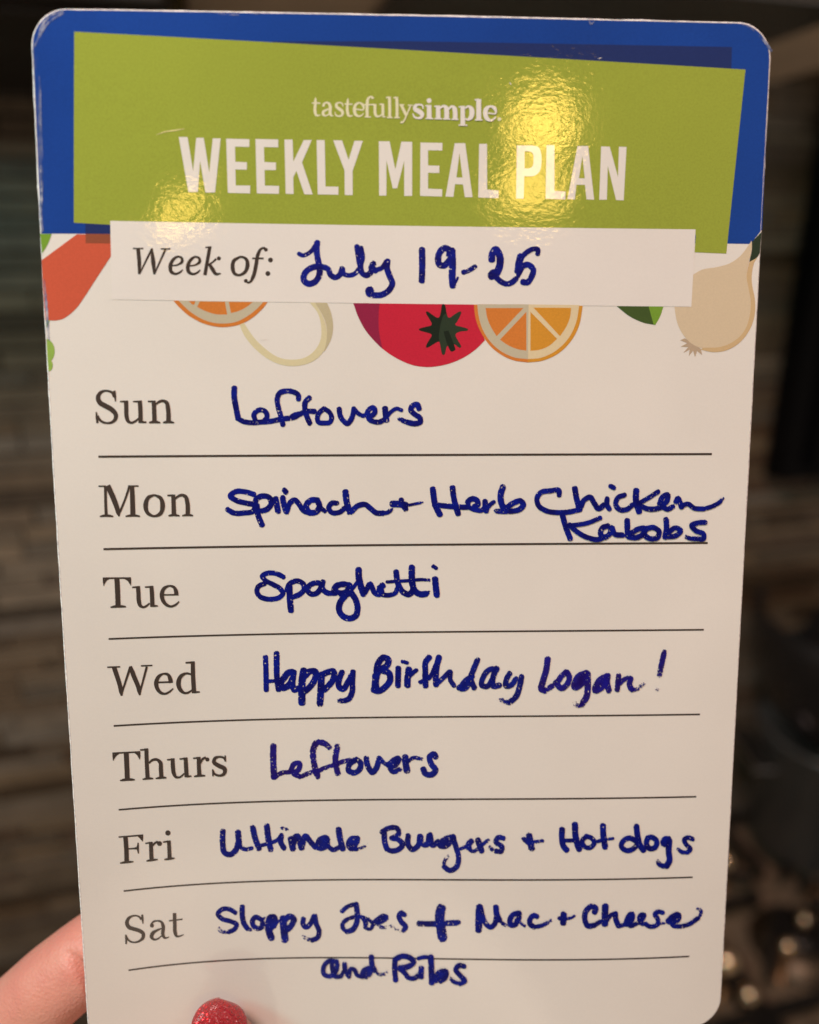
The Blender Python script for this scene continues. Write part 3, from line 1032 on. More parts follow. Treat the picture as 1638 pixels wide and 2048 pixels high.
entry("burger entry in blue marker", (Win(430, 1640, 5.12), 55, ink_b, """
w56 80,105 80,250 100,335 150,352 210,310 240,220
w60 235,118 242,200 250,270
w42 d0.2 250,270 310,298 378,285
w58 385,70 410,180 450,295
w60 530,55 545,180 572,305
w38 460,260 560,235 640,200 675,160
w54 680,150 672,220 708,290
w38 d0.25 680,80 738,95
w64 775,185 788,245 800,295
w66 795,240 840,165 868,215 888,285
w54 890,275 930,160 972,215 1030,278
w70 1135,180 1075,210 1065,275 1110,275 1148,200
w48 1150,180 1160,265 1210,302 1270,275
w60 1265,90 1278,180 1310,295
w66 1460,190 1400,195 1372,245 1395,285 1450,215
w48 1380,280 1450,295
w34 d0.35 t0.2 1450,295 1520,272 1558,240
"""), (Win(750, 1640, 4.68), 46, ink_b, """
w50 85,112 90,200 112,275
w46 60,112 130,72 210,78 222,122 160,168
w48 150,165 220,182 258,230 220,272 150,285 108,268
w50 310,140 310,230 350,272 400,240 420,145
w50 425,145 440,220 480,230 508,140
w48 515,130 542,235 592,195
w60 735,158 655,182 608,230 645,238 720,180
w48 730,160 760,260 782,360 758,440 700,468 642,430
w38 d0.3 t0.2 642,430 655,370 690,325
w34 800,265 860,240
w52 905,190 875,225 880,270
w36 d0.2 880,270 920,290 960,270
w54 960,180 978,230 998,290
w34 d0.2 1000,230 1060,182
w46 1205,168 1150,160 1130,200 1188,250 1180,288 1125,285
w38 d0.3 1125,285 1090,268 1070,248
w58 1440,135 1452,200 1465,265
w46 1385,172 1440,210
w32 d0.25 1450,205 1480,202 1570,190
"""), (Win(1100, 1640, 5.46), 56, ink_a, """
w62 130,95 128,200 150,290 182,325
w66 270,42 275,160 300,270 318,318
w42 150,220 280,217
w50 400,172 350,222 370,280 430,298 482,240 450,192 390,172
w38 490,238 560,217
w64 575,55 580,170 600,295
w32 d0.2 600,205 690,197
w54 930,222 870,192 795,225 775,280 830,328 905,310 950,262
w62 940,60 955,180 980,270 1020,328
w56 1060,195 1050,260 1090,308 1150,288 1158,222 1105,182 1060,192
w72 1295,205 1250,210 1238,250 1280,248
w64 1300,215 1292,340 1300,440 1268,500
w54 t0.3 1268,500 1210,490 1168,445
w48 1560,205 1500,187 1462,205 1482,260 1530,312 1495,350
w44 t0.3 1495,350 1440,345 1392,315
"""))

entry("two line entry in blue marker running below the last rule", (Win(420, 1800, 6.825), 62, ink_b, """
w62 350,172 260,122 170,122 108,190 160,250 280,288 365,335 340,390 250,435
w54 d0.35 t0.2 250,435 150,428 105,365
w70 440,85 440,200 470,330 515,392
w60 d0.2 515,392 555,402
w66 700,262 620,232 582,272 595,350 650,385 708,365 712,290
w36 d0.1 700,265 755,240
w92 828,225 800,310 805,420 840,520
w80 810,255 868,225 888,290 860,365
w66 850,370 800,420
w28 850,382 990,232
w96 998,240 1008,400 1025,545
w80 1020,265 1095,220 1140,250 1110,345 1055,400
w66 1275,248 1270,330 1312,368 1370,320 1418,215
w66 1430,205 1450,320 1490,430 1468,508 1390,545
w58 d0.3 t0.25 1390,545 1310,522 1270,485
"""), (Win(660, 1800, 6.067), 56, ink_b, """
w52 140,138 190,92 290,45
w64 315,42 330,160 320,280 270,358 200,378
w54 d0.25 200,378 150,320 170,260 250,212
w48 250,212 340,195 410,210
w58 402,215 430,265 432,330
w46 d0.2 432,330 480,350 520,290 480,240 420,215
w62 520,285 585,230 650,192 682,202 640,245 595,258
w48 d0.3 590,262 590,305 640,330
w44 d0.6 640,330 720,320 760,310
w60 905,180 868,150 838,185 865,260 918,320 890,368
w50 d0.45 t0.2 890,368 820,358 755,312
w66 1075,280 1200,285 1400,277 1560,270
w110 1350,85 1330,190 1345,330 1365,462
"""), (Win(930, 1800, 6.825), 62, ink_a, """
w92 195,80 190,200 184,410
w66 210,90 235,200 285,320 345,365 400,325 425,230
w76 420,85 432,190 470,270
w52 d0.4 470,270 520,320 575,352
w70 740,168 655,195 610,280 630,338 680,330 720,250
w66 740,165 735,260
w46 d0.4 735,260 770,320 818,350
w68 985,220 940,205 888,250 885,320 940,362
w56 d0.15 t0.3 940,362 1050,340 1170,275
w84 1345,180 1338,310
w60 1280,240 1340,255
w42 d0.3 1380,250 1440,235 1492,212
"""), (Win(1150, 1800, 6.067), 58, ink_a, """
w64 232,145 250,92 205,70 135,122 115,220 155,308 230,300
w54 d0.15 230,300 312,252
w76 365,65 360,160 360,290
w48 d0.2 390,240 440,170 480,152
w64 485,155 495,240 525,310
w50 525,312 590,295
w72 620,290 640,215 685,165 685,220 632,275
w52 d0.1 632,290 670,308 740,280
w50 d0.3 780,280 812,230 838,172 795,172 772,220 800,278 850,290
w54 1065,148 1005,135 965,165 998,220 1000,285 940,318
w54 940,318 890,310 850,280
w30 d0.3 1010,280 1100,270
w76 1125,255 1190,195 1248,175 1245,215 1175,252
w52 1165,260 1180,298 1260,312 1380,285 1490,210
w44 d0.1 t0.35 1490,210 1525,145 1508,105 1470,108
"""), (Win(630, 1900, 5.12), 42, ink_b, """
w46 225,112 140,108 92,160 92,240 150,262 208,220 230,135
w44 172,112 180,200 208,265 268,262
w36 268,262 300,190
w48 300,132 310,200 348,268
w42 350,260 370,185 400,192 430,248 480,268
w54 482,270 502,205 565,185 560,232 512,268
w52 577,60 588,160 615,208
w38 d0.35 t0.2 615,208 660,240 710,238 752,215
"""), (Win(630, 1900, 5.12), 42, ink_a, """
w52 820,80 815,180 825,305
w54 820,88 890,57 970,72 1010,112 962,158 870,175
w48 860,180 920,230 960,278 1020,280 1075,230
w54 1088,175 1084,270
w40 d0.1 1055,80 1110,65 1180,68
w58 1185,60 1190,180 1195,330
w62 1235,305 1265,235 1335,215 1328,270 1280,305
w54 1265,280 1310,240
w50 1530,160 1470,152 1440,190 1482,250 1532,310 1480,338
w42 d0.25 t0.2 1480,338 1410,310 1372,268
"""))

# ---- wear: lifted laminate along the left edge, nicks, a bright scratch
t = NT("lifted_laminate")
t.base(t.ramp(t.noise(700.0, 3.0), [(0.35, (0.10, 0.16, 0.38)), (0.72, (0.62, 0.64, 0.74))]), 0.25)
al = t.math('MULTIPLY', t.math('SUBTRACT', t.noise(500.0, 2.0, 0.5, 'Object', (1.0, 0.25, 1.0)), 0.40), 4.0, True)
t.link(t.math('MULTIPLY', al, 0.8), t.b.inputs['Alpha'])
m_lift = t.m
for txt, ww in (("126,22 104,30 88,45 81,62 80,88 78,112 73,130 76,150 79,180 80,230 82,280 84,330 83,380 82,430 84,462", 6),
                ("66,100 69,150 72,200 76,260 80,330 84,400", 3),
                ("70,92 80,72 92,52 110,36 128,26", 4),
                ("88,560 92,600 95,640 97,680", 5)):
    pr = Print(); stroke(pr, F1, txt, m_lift, 9.5e-5, w=ww, cap='round', dry=0, wob=0.18); pr.build("lifted_laminate", card)
for txt, ww in (("1484,47 1500,54 1512,64 1528,82 1542,102", 5), ("420,25 450,29 480,30 520,27", 3), ("1176,38 1182,48 1190,42", 3)):
    pr = Print(); stroke(pr, F1, txt, m_lift, 9.5e-5, w=ww, cap='round', dry=0, wob=0.2); pr.build("lifted_laminate", card)
pr = Print(); m_scr = printed("scratch_gold", (0.72, 0.66, 0.30), 0.3, 0.3)
stroke(pr, F1, "313,270,0.8 330,264,2.2 350,261,2.6 369,258,1.2", m_scr, 9.0e-5, cap='butt'); pr.build("scratch", card)
for x, y, a, b, ww in ((536, 678, 518, 680, 1.0), (1196, 118, 1203, 116, 2.0), (1018, 165, 1023, 170, 2.0)):
    pr = Print(); stroke(pr, F1, "%g,%g,0.5 %g,%g,%g %g,%g,0.5" % (x, y, (x + a) / 2, (y + b) / 2, ww, a, b), m_letter, 9.2e-5, cap='butt'); pr.build("scratch", card)

# ================================================================== the hand
def at(px, py, depth):
    """point in the world seen at a place in the photograph, at a distance in front of the phone"""
    return CW @ Vector(((px - CX) / FPX * depth, -(py - CY) / FPX * depth, -depth))

def hand_mesh():
    bm = bmesh.new()
    def cone(p, q, r0, r1, n=28, k=10, flat=None):
        p, q = Vector(p), Vector(q); d = q - p; ln = d.length; z = d.normalized()
        x = z.orthogonal().normalized() if flat is None else (flat - z * flat.dot(z)).normalized()
        y = z.cross(x)
        rows = []
        prof = [(-math.cos(a) * r0, math.sin(a) * r0) for a in [math.pi / 2 * j / 6 for j in range(7)]]
        prof += [(ln * j / k, r0 + (r1 - r0) * j / k) for j in range(1, k)]
        prof += [(ln + math.sin(a) * r1, math.cos(a) * r1) for a in [math.pi / 2 * j / 6 for j in range(7)]]
        sx = 0.88 if flat is not None else 1.0
        for t, r in prof:
            if r < 1e-6: rows.append([bm.verts.new(p + z * t)])
            else: rows.append([bm.verts.new(p + z * t + (x * math.cos(2*math.pi*i/n) * sx + y * math.sin(2*math.pi*i/n)) * r) for i in range(n)])
        for a, b in zip(rows, rows[1:]):
            for i in range(n):
                j = (i + 1) % n
                if len(a) == 1: bm.faces.new((a[0], b[j], b[i]))
                elif len(b) == 1: bm.faces.new((a[i], a[j], b[0]))
                else: bm.faces.new((a[i], a[j], b[j], b[i]))
    def chain(pts):
        for (p, r), (q, s) in zip(pts, pts[1:]): cone(p, q, r, s)
    # index finger: knuckle off the frame, middle joint just at the card's edge, tip against the card's back
    chain([(at(-290, 2330, 0.188), 0.0110), (at(-60, 2122, 0.178), 0.0099), (at(108, 1969, 0.1748), 0.0095),
           (at(172, 1917, 0.1752), 0.0092), (at(310, 1815, 0.1800), 0.0085), (at(452, 1775, 0.1815), 0.0074)])
    # flesh bulging on either side of the joint crease
    cone(at(40, 2018, 0.1738), at(95, 1974, 0.1722), 0.0068, 0.0066)
    cone(at(190, 1915, 0.1748), at(235, 1885, 0.1760), 0.0070, 0.0064)
    # other fingers lie behind the card, lower down
    chain([(at(-300, 2500, 0.198), 0.0114), (at(60, 2270, 0.1880), 0.0100), (at(260, 2130, 0.1895), 0.0092), (at(500, 2080, 0.1870), 0.0078)])
    chain([(at(-260, 2690, 0.202), 0.0110), (at(90, 2470, 0.1930), 0.0096), (at(300, 2340, 0.1930), 0.0088), (at(500, 2280, 0.1900), 0.0075)])
    chain([(at(-180, 2870, 0.206), 0.0100), (at(120, 2670, 0.1990), 0.0086), (at(290, 2560, 0.1970), 0.0078), (at(430, 2520, 0.1950), 0.0066)])
    # thumb in front of the card, its pad pressing on the face
    chain([(at(-90, 2960, 0.190), 0.0165), (at(200, 2620, 0.166), 0.0125), (at(390, 2330, 0.1590), 0.0108), (at(435, 2200, 0.1612), 0.0098), (at(450, 2112, 0.1626), 0.0078)])
    cone(at(455, 2092, 0.1640), at(446, 2180, 0.1620), 0.0064, 0.0075)
    # palm and the start of the wrist
    for a, b, r in ((( -290, 2330, .196), (-150, 2960, .206), .0125), ((-300, 2500, .200), (-100, 3050, .208), .0135), ((-260, 2690, .204), (-40, 3080, .21), .0140),
                    ((-180, 2870, .208), (20, 3080, .212), .0130), ((-90, 2960, .192), (-60, 3120, .208), .0170), ((-40, 3080, .208), (-60, 3500, .235), .0210), ((30, 3080, .21), (60, 3500, .235), .0200)):
        cone(at(*a), at(*b), r, r * 1.04)
    me = bpy.data.meshes.new("hand_raw"); bm.to_mesh(me); bm.free()
    o = bpy.data.objects.new("hand_raw", me); COL.objects.link(o)
    md = o.modifiers.new("r", 'REMESH'); md.mode = 'VOXEL'; md.voxel_size = 0.0011
    md2 = o.modifiers.new("s", 'SMOOTH'); md2.iterations = 14; md2.factor = 0.5
    dg = bpy.context.evaluated_depsgraph_get(); dg.update()
    m2 = bpy.data.meshes.new_from_object(o.evaluated_get(dg))
    bpy.data.objects.remove(o); bpy.data.meshes.remove(me)
    m2.name = "hand"
    # crease where the finger folds, pressed into the skin, flesh standing up on both sides
    inv = CW.inverted(); view = CW.to_3x3() @ Vector((0, 0, -1))
    nrm = [v.normal.copy() for v in m2.vertices]
    q0, q1 = Vector((114, 1890)), Vector((176, 1956)); dq = q1 - q0; lq = dq.length; dq.normalize()
    for v, n in zip(m2.vertices, nrm):
        c = inv @ v.co
        if c.z > -0.150 or n.dot(view) > -0.15: continue
        q = Vector((CX + FPX * c.x / -c.z, CY - FPX * c.y / -c.z)) - q0
        t_ = q.dot(dq) / lq
        if t_ < -0.2 or t_ > 1.6: continue
        side = q.x * -dq.y + q.y * dq.x + 5 * math.sin(t_ * 3.0)
        f = max(0.0, min(1.0, t_ * 1.15)) ** 1.5
        v.co += view * f * (0.0028 * math.exp(-(side / 8.5) ** 2) - 0.0003 * math.exp(-((abs(side) - 24) / 14.0) ** 2))
    m2.polygons.foreach_set("use_smooth", [True] * len(m2.polygons))
    return m2

t = NT("skin")
n_b = t.noise(120.0, 4.0); n_r = t.noise(45.0, 3.0)
col = t.ramp(n_r, [(0.3, (0.78, 0.375, 0.290)), (0.7, (0.74, 0.290, 0.245))])
mix = t.add('ShaderNodeMix', data_type='RGBA'); mix.inputs['Factor'].default_value = 0.35
t.link(col, mix.inputs[6]); t.link(t.ramp(n_b, [(0.35, (0.66, 0.25, 0.19)), (0.7, (0.80, 0.44, 0.32))]), mix.inputs[7])
t.base(mix.outputs[2], 0.46)
t.b.inputs['Subsurface Weight'].default_value = 0.18
t.b.inputs['Subsurface Radius'].default_value = (1.0, 0.35, 0.2)
t.b.inputs['Subsurface Scale'].default_value = 0.0035
lines = t.noise(420.0, 5.0, 0.62, 'Object', (1.0, 0.30, 2.4))
pores = t.add('ShaderNodeTexVoronoi'); pores.inputs['Scale'].default_value = 1500.0
tc = t.add('ShaderNodeTexCoord'); t.link(tc.outputs['Object'], pores.inputs['Vector'])
b1 = t.bump(lines, 0.0003, 0.45); b2 = t.bump(pores.outputs['Distance'], 0.00020, 0.5, b1)
t.link(b2, t.b.inputs['Normal'])
hm = hand_mesh(); hm.materials.clear(); hm.materials.append(t.m)
hand = bpy.data.objects.new("hand", hm); COL.objects.link(hand)
tag(hand, "hand with glittery red nail polish gripping the card's lower left corner", "hand")

# the thumb's long rounded nail with red glitter polish
t = NT("glitter_polish")
vor = t.add('ShaderNodeTexVoronoi'); vor.inputs['Scale'].default_value = 4200.0
tc = t.add('ShaderNodeTexCoord'); t.link(tc.outputs['Object'], vor.inputs['Vector'])
sep = t.add('ShaderNodeSeparateColor'); t.link(vor.outputs['Color'], sep.inputs[0])
flake = t.math('GREATER_THAN', sep.outputs[0], 0.70)
mixc = t.add('ShaderNodeMix', data_type='RGBA'); t.link(flake, mixc.inputs['Factor'])
mixc.inputs[6].default_value = (0.36, 0.004, 0.014, 1); mixc.inputs[7].default_value = (0.80, 0.045, 0.055, 1)
t.base(mixc.outputs[2], 0.32)
t.link(t.math('MULTIPLY', flake, 0.85), t.b.inputs['Metallic'])
sc = t.add('ShaderNodeVectorMath', operation='SUBTRACT'); t.link(vor.outputs['Color'], sc.inputs[0]); sc.inputs[1].default_value = (0.5, 0.5, 0.5)
sc2 = t.add('ShaderNodeVectorMath', operation='SCALE'); t.link(sc.outputs[0], sc2.inputs[0]); sc2.inputs['Scale'].default_value = 1.1
geo = t.add('ShaderNodeNewGeometry')
ad = t.add('ShaderNodeVectorMath', operation='ADD'); t.link(geo.outputs['Normal'], ad.inputs[0]); t.link(sc2.outputs[0], ad.inputs[1])
nm = t.add('ShaderNodeVectorMath', operation='NORMALIZE'); t.link(ad.outputs[0], nm.inputs[0])
t.link(nm.outputs[0], t.b.inputs['Normal'])
t.b.inputs['Coat Weight'].default_value = 0.9; t.b.inputs['Coat Roughness'].default_value = 0.06

def nail():
    """arched plate: across the nail it curves like the finger, along it bows gently, the free edge is an oval"""
    root, tip = at(433, 2200, 0.1512), at(441, 1994, 0.1640)
    z = (tip - root); ln = z.length; z.normalize()
    toward = (-at(440, 2050, 0.16)).normalized()
    y = (toward - z * toward.dot(z)).normalized(); x = z.cross(y)
    rows = []; N, M_ = 44, 24
    for j in range(N + 1):
        tt = math.sin(j / N * math.pi / 2) ** 0.9 if j < N else 1.0
        half = 0.0061 * (0.93 + 0.07 * math.sin(math.pi * min(1, tt * 1.2)))
        if tt > 0.70: half *= math.sqrt(max(0.004, 1 - ((tt - 0.70) / 0.30) ** 2.4))
        if tt < 0.10: half *= math.sqrt(max(0.05, 1 - ((0.10 - tt) / 0.10) ** 2) * 0.3 + 0.7)
        row = []
        for i in range(M_ + 1):
            s = -1 + 2 * i / M_
            xx = s * half
            arch = 0.0026 * (1 - s * s * 0.92) * min(1.0, half / 0.0058) ** 0.7
            bow = 0.0013 * math.sin(math.pi * tt)
            row.append(root + z * (ln * tt + 0.0004 * s * tt) + x * (-xx) + y * (arch + bow - 0.0022))
        rows.append(row)
    bm = bmesh.new(); R = [[bm.verts.new(p) for p in r] for r in rows]
    for a, b in zip(R, R[1:]):
        for i in range(M_): bm.faces.new((a[i], a[i+1], b[i+1], b[i]))
    bmesh.ops.remove_doubles(bm, verts=bm.verts, dist=1e-6)
    bmesh.ops.recalc_face_normals(bm, faces=bm.faces)
    f = bm.faces[:]
    if sum((q.normal.dot(y) for q in f)) < 0: bmesh.ops.reverse_faces(bm, faces=f)
    r = bmesh.ops.extrude_face_region(bm, geom=bm.faces[:])
    bmesh.ops.translate(bm, verts=[v for v in r['geom'] if isinstance(v, bmesh.types.BMVert)], vec=y * 0.0007)
    o = bm_obj("fingernail", bm, t.m, hand, True)
    o["label"] = "long thumbnail with glittery red polish"
nail()

# ================================================================== the kitchen behind, thrown out of focus
WA = math.radians(15)
WD = Vector((math.cos(WA), math.sin(WA), 0))      # along the wall, to the right
WN = Vector((WD.y, -WD.x, 0))                     # out of the wall, towards the phone
W0 = Vector((-0.45, 0.68, 0))
COUNTER = -0.80
def wp(s, out, z): return W0 + WD * s + WN * out + Vector((0, 0, z))
WM = Matrix(((WD.x, WN.x, 0, W0.x), (WD.y, WN.y, 0, W0.y), (0, 0, 1, 0), (0, 0, 0, 1)))   # wall space: along, out, up
R3 = WM.to_3x3().to_4x4()

t = NT("linear_mosaic")
geo = t.add('ShaderNodeNewGeometry')
c = t.ramp(geo.outputs['Random Per Island'], [(0.0, (0.050, 0.034, 0.020)), (0.20, (0.175,0.125,0.075)), (0.42, (0.150, 0.130, 0.100)), (0.62, (0.25,0.19,0.12)), (0.82, (0.215, 0.195, 0.160)), (1.0, (0.12, 0.072, 0.040))])
mx = t.add('ShaderNodeMix', data_type='RGBA', blend_type='MULTIPLY'); mx.inputs['Factor'].default_value = 0.6
t.link(c, mx.inputs[6]); t.link(t.ramp(t.noise(40.0, 5.0), [(0.3, (0.5, 0.5, 0.5)), (0.7, (1, 1, 1))]), mx.inputs[7])
t.base(mx.outputs[2], 0.38)
bm = bmesh.new(); rng = random.Random(5)
z = COUNTER - 0.40
while z < 0.64:
    h = rng.choice((0.014, 0.0165, 0.0165, 0.019)); s = -0.85 - rng.random() * 0.1
    while s < 2.0:
        ln = rng.uniform(0.06, 0.22); d = rng.uniform(-0.001, 0.0035)
        box(bm, (s + 0.0011, -0.0038, z + 0.0013), (s + ln - 0.0011, d, z + h - 0.0013))
        s += ln
    z += h
bmesh.ops.transform(bm, matrix=WM, verts=bm.verts)
n_tile = len(bm.faces)
box(bm, (-0.85, -0.03, COUNTER - 0.40), (2.0, -0.0042, 0.66)); bm.faces.ensure_lookup_table()
bmesh.ops.transform(bm, matrix=WM, verts=list({v for f in bm.faces[n_tile:] for v in f.verts}))
for f in bm.faces[n_tile:]: f.material_index = 1
tag(bm_obj("backsplash_wall", bm, [t.m, plain("grout_dark", (0.018, 0.014, 0.010), 0.9)]), "brown and grey strip mosaic backsplash wall behind the card", "wall")

m_hood = plain("hood_bronze", (0.82, 0.64, 0.46), 0.5, 0.0, 0.1)
m_dark = plain("dark_wood", (0.020, 0.014, 0.010), 0.6, 0.0, 0.3, 14.0)
m_blk = plain("black_enamel", (0.003, 0.003, 0.0035), 0.35); m_blk.node_tree.nodes["Principled BSDF"].inputs['Specular IOR Level'].default_value = 0.12
m_pan = plain("black_nonstick", (0.012, 0.012, 0.013), 0.33); m_pan.node_tree.nodes["Principled BSDF"].inputs["Coat Weight"].default_value = 0.5
m_steel = plain("brushed_steel", (0.42, 0.42, 0.43), 0.30, 1.0, 0.1, 60.0)
m_chrome = plain("warm_tinted_chrome", (0.90, 0.68, 0.45), 0.17, 1.0, 0.03, 60.0)  # tinted warm so glints on the added studs look lamp-lit

# range hood over the cooker: sloped canopy, flat underside, filter
HZ = 0.168
hood = empty("range_hood", wp(0.56, 0.0, HZ)); tag(hood, "brown range hood overhanging the cooktop at the top of the picture", "hood")
HM = Matrix.Translation(-Vector(wp(0.56, 0.0, HZ))) @ WM
bm = bmesh.new()
lo = [(0.268, 0.001), (0.863, 0.001), (0.863, 0.29), (0.268, 0.29)]
vb = [bm.verts.new(HM @ Vector((s, o, HZ))) for s, o in lo]
vm = [bm.verts.new(HM @ Vector((s, o, HZ + 0.06))) for s, o in lo]
vt = [bm.verts.new(HM @ Vector((s, o, 0.62))) for s, o in ((0.42, 0.001), (0.71, 0.001), (0.71, 0.20), (0.42, 0.20))]
bm.faces.new(vb); bm.faces.new(vt)
for a, b in ((vb, vm), (vm, vt)):
    for i in range(4): bm.faces.new((a[i], a[(i+1) % 4], b[(i+1) % 4], b[i]))
bm_obj("canopy", bm, m_hood, hood)
bm = bmesh.new(); box(bm, (0.40, 0.11, HZ - 0.007), (0.73, 0.26, HZ - 0.0005), 0.002); bmesh.ops.transform(bm, matrix=HM, verts=bm.verts)
bm_obj("filter", bm, m_steel, hood)

# dark wall cupboard left of the hood
cup = empty("wall_cupboard", wp(-0.28, 0.0, 0.124)); tag(cup, "dark wooden wall cupboard above the backsplash, left of the hood", "cupboard")
CM = Matrix.Translation(-Vector(wp(-0.28, 0.0, 0.124))) @ WM
bm = bmesh.new(); box(bm, (-0.84, 0.001, 0.124), (0.260, 0.25, 0.658), 0.002); bmesh.ops.transform(bm, matrix=CM, verts=bm.verts)
bm_obj("carcass", bm, m_dark, cup)
for a, b in ((-0.835, -0.292), (-0.288, 0.255)):
    bm = bmesh.new(); box(bm, (a, 0.252, 0.128), (b, 0.270, 0.654), 0.003); box(bm, (a + .06, 0.2705, 0.19), (b - .06, 0.275, 0.59), 0.002)
    bmesh.ops.transform(bm, matrix=CM, verts=bm.verts)
    bm_obj("door", bm, m_dark, cup)

# black wall oven at the right
tow = empty("wall_oven", wp(0.95, 0.0, -0.27)); tag(tow, "black wall oven front at the right edge, behind the card", "oven")
TM = Matrix.Translation(-Vector(wp(0.95, 0.0, -0.27))) @ WM
bm = bmesh.new(); box(bm, (0.922, 0.006, -0.265), (1.60, 0.040, 0.50), 0.003); bmesh.ops.transform(bm, matrix=TM, verts=bm.verts)
bm_obj("body", bm, m_blk, tow)
bm = bmesh.new(); box(bm, (0.955, 0.0405, -0.25), (1.57, 0.052, 0.22), 0.003); bmesh.ops.transform(bm, matrix=TM, verts=bm.verts)
bm_obj("glass_door", bm, m_blk, tow)
bm = bmesh.new(); box(bm, (1.06, 0.0525, 0.23), (1.50, 0.076, 0.245), 0.004); bmesh.ops.transform(bm, matrix=TM, verts=bm.verts)
bm_obj("handle", bm, m_steel, tow)

# cooktop with burners and added glint studs, and the loose cast iron grates on it
ck = empty("gas_cooktop", wp(0.75, 0.35, COUNTER)); tag(ck, "dark gas cooktop below the card at lower right", "cooktop")
KM = Matrix.Translation(-Vector(wp(0.75, 0.35, COUNTER))) @ WM
bm = bmesh.new(); box(bm, (0.30, 0.02, COUNTER - 0.02), (1.50, 0.62, COUNTER), 0.006); bmesh.ops.transform(bm, matrix=KM, verts=bm.verts)
bm_obj("hob_plate", bm, plain("hob_bronze", (0.34, 0.255, 0.175), 0.30, 0.3, 0.45, 60), ck)
m_iron = plain("cast_iron", (0.014, 0.012, 0.011), 0.30, 0.0, 0.4, 200.0)
m_alloy = plain("burner_alloy", (0.16, 0.125, 0.09), 0.45, 1.0, 0.2, 80.0)
for s, o in ((0.64, 0.17), (0.64, 0.45), (0.90, 0.22), (0.90, 0.46)):
    T = KM @ Matrix.Translation((s, o, COUNTER))
    bm = bmesh.new(); lathe(bm, [(0.060, 0.0), (0.058, 0.004), (0.046, 0.016), (0.036, 0.020), (0.0, 0.020)], 40, T)
    b = bm_obj("burner", bm, m_alloy, ck, True)
    bm = bmesh.new(); lathe(bm, [(0.033, 0.0205), (0.034, 0.025), (0.028, 0.031), (0.0, 0.032)], 40, T)
    bm_obj("burner_cap", bm, m_iron, b, True)
for s, o, r in ((0.859, 0.118, 0.016), (0.767, 0.248, 0.017), (0.959, 0.169, 0.011), (0.847, 0.250, 0.010), (0.892, 0.224, 0.008), (0.764, 0.290, 0.011)):
    T = KM @ Matrix.Translation((s, o, COUNTER))      # bright metal stud added above the grate to catch lamp glints
    bm = bmesh.new(); lathe(bm, [(r * .6, 0.0005), (r * .6, 0.044), (r, 0.046), (r, 0.050), (r * 0.30, 0.050 + r * 0.66), (0.0, 0.050 + r * 0.72)], 24, T)
    bm_obj("glint_stud", bm, m_chrome, ck, True)
for k in range(5):
    T = KM @ Matrix.Translation((0.50 + 0.17 * k, 0.580, COUNTER))
    bm = bmesh.new(); lathe(bm, [(0.022, 0.0), (0.022, 0.006), (0.017, 0.010), (0.016, 0.026), (0.012, 0.029), (0.0, 0.0295)], 32, T)
    bm_obj("knob", bm, m_steel, ck, True)
def grate(s0):
    g = empty("burner_grate", wp(s0, 0.305, COUNTER)); zt = 0.042
    bm = bmesh.new(); hw, hd, th = 0.124, 0.262, 0.0065
    for a in (-hw, hw): box(bm, (a - th, -hd, zt - 0.013), (a + th, hd, zt), 0.002)
    for a in (-hd, 0.0, hd): box(bm, (-hw, a - th, zt - 0.012), (hw, a + th, zt - 0.001), 0.002)
    bmesh.ops.transform(bm, matrix=R3, verts=bm.verts)
    bm_obj("frame", bm, m_iron, g)
    for cy in (-0.13, 0.13):
        for ang in range(45, 405, 45):
            bm = bmesh.new()
            ln = 0.112 if ang % 90 == 0 else 0.140
            box(bm, (0.030, -0.005, zt - 0.008), (ln, 0.005, zt + 0.006), 0.0025)
            bmesh.ops.transform(bm, matrix=R3 @ Matrix.Translation((0, cy, 0)) @ Matrix.Rotation(math.radians(ang), 4, 'Z'), verts=bm.verts)
            bm_obj("finger", bm, m_iron, g)
    for a in (-hw, hw):
        for b in (-hd, hd):
            bm = bmesh.new(); box(bm, (a - 0.008, b - 0.008, 0.0005), (a + 0.008, b + 0.008, zt - 0.0135), 0.002)
            bmesh.ops.transform(bm, matrix=R3, verts=bm.verts); bm_obj("foot", bm, m_iron, g)
    return g
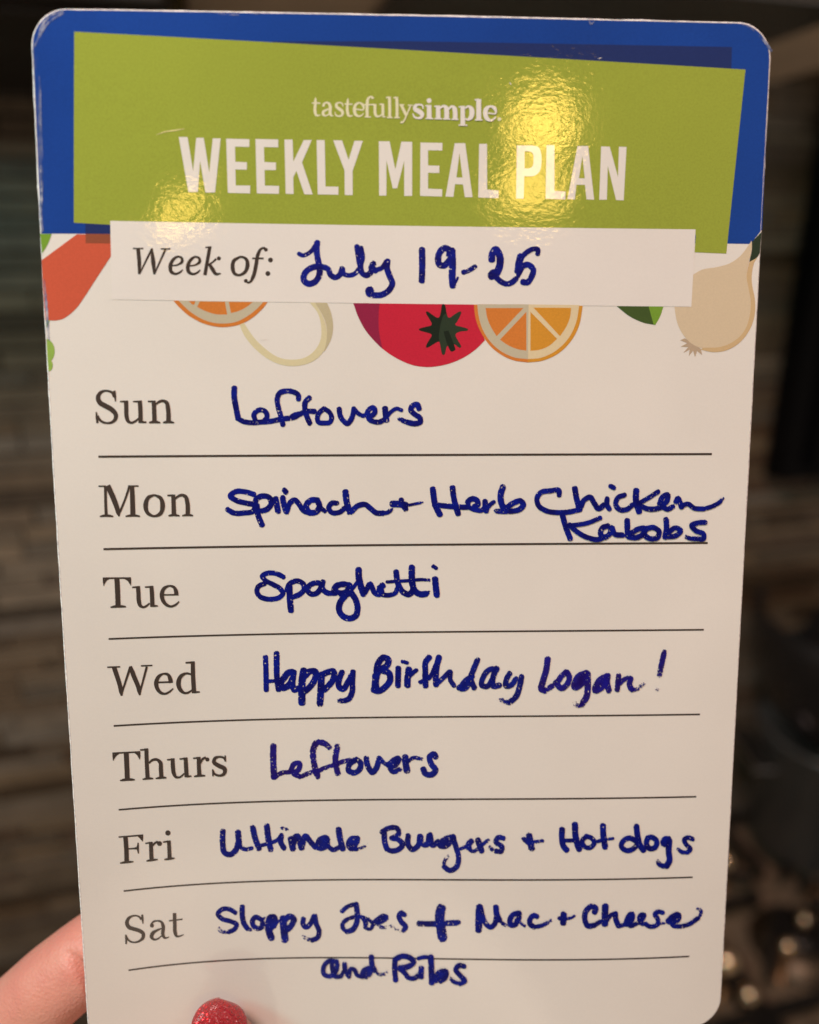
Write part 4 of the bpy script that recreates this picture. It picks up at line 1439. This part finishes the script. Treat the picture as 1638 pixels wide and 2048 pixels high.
tag(grate(0.64), "black cast iron burner grate partly hidden behind the card", "grate", "cast iron grates on the cooktop")
tag(grate(0.90), "black cast iron burner grate in front of the steel pot at right", "grate", "cast iron grates on the cooktop")

# steel stock pot against the wall with a black round-bottomed pan sitting in its mouth
PZ = COUNTER + 0.0005
pot = empty("stock_pot", wp(1.015, 0.112, PZ + 0.048)); tag(pot, "shiny steel stock pot close to the wall at right", "pot")
bm = bmesh.new(); lathe(bm, [(0.0, 0.0), (0.088, 0.0), (0.095, 0.006), (0.097, 0.165), (0.101, 0.167), (0.101, 0.170), (0.095, 0.170), (0.093, 0.012), (0.0, 0.008)], 64)
bm_obj("body", bm, plain("polished_steel", (0.22, 0.235, 0.24), 0.30, 0.7, 0.1, 20), pot, True)
for sgn in (-1, 1):
    bm = bmesh.new()
    box(bm, (min(sgn * 0.0975, sgn * 0.128), -0.045, 0.132), (max(sgn * 0.0975, sgn * 0.128), 0.045, 0.140), 0.003)
    bm_obj("handle", bm, m_steel, pot)
pan = empty("frying_pan", wp(1.015, 0.112, PZ + 0.048 + 0.135)); tag(pan, "black round-bottomed pan resting in the mouth of the steel pot", "pan")
bm = bmesh.new()
prof = [(0.0, 0.0)] + [(0.128 * math.sin(a), 0.20 * (1 - math.cos(a))) for a in [math.radians(8 * k) for k in range(1, 12)]]
prof += [(r - 0.004, zz + 0.003) for r, zz in reversed(prof[1:])] + [(0.0, 0.004)]
lathe(bm, prof, 64)
bm_obj("bowl", bm, m_pan, pan, True)
bm = bmesh.new(); box(bm, (0.125, -0.012, 0.175), (0.27, 0.012, 0.190), 0.005); bm_obj("handle", bm, m_pan, pan)

# worktop left of the cooktop
bm = bmesh.new(); box(bm, (-0.85, 0.0, COUNTER - 0.04), (0.298, 0.64, COUNTER), 0.003)
bmesh.ops.transform(bm, matrix=WM, verts=bm.verts)
tag(bm_obj("worktop", bm, plain("worktop_stone", (0.075, 0.058, 0.038), 0.25, 0.0, 0.5, 60.0)), "dark speckled stone worktop beside the cooktop", "worktop")
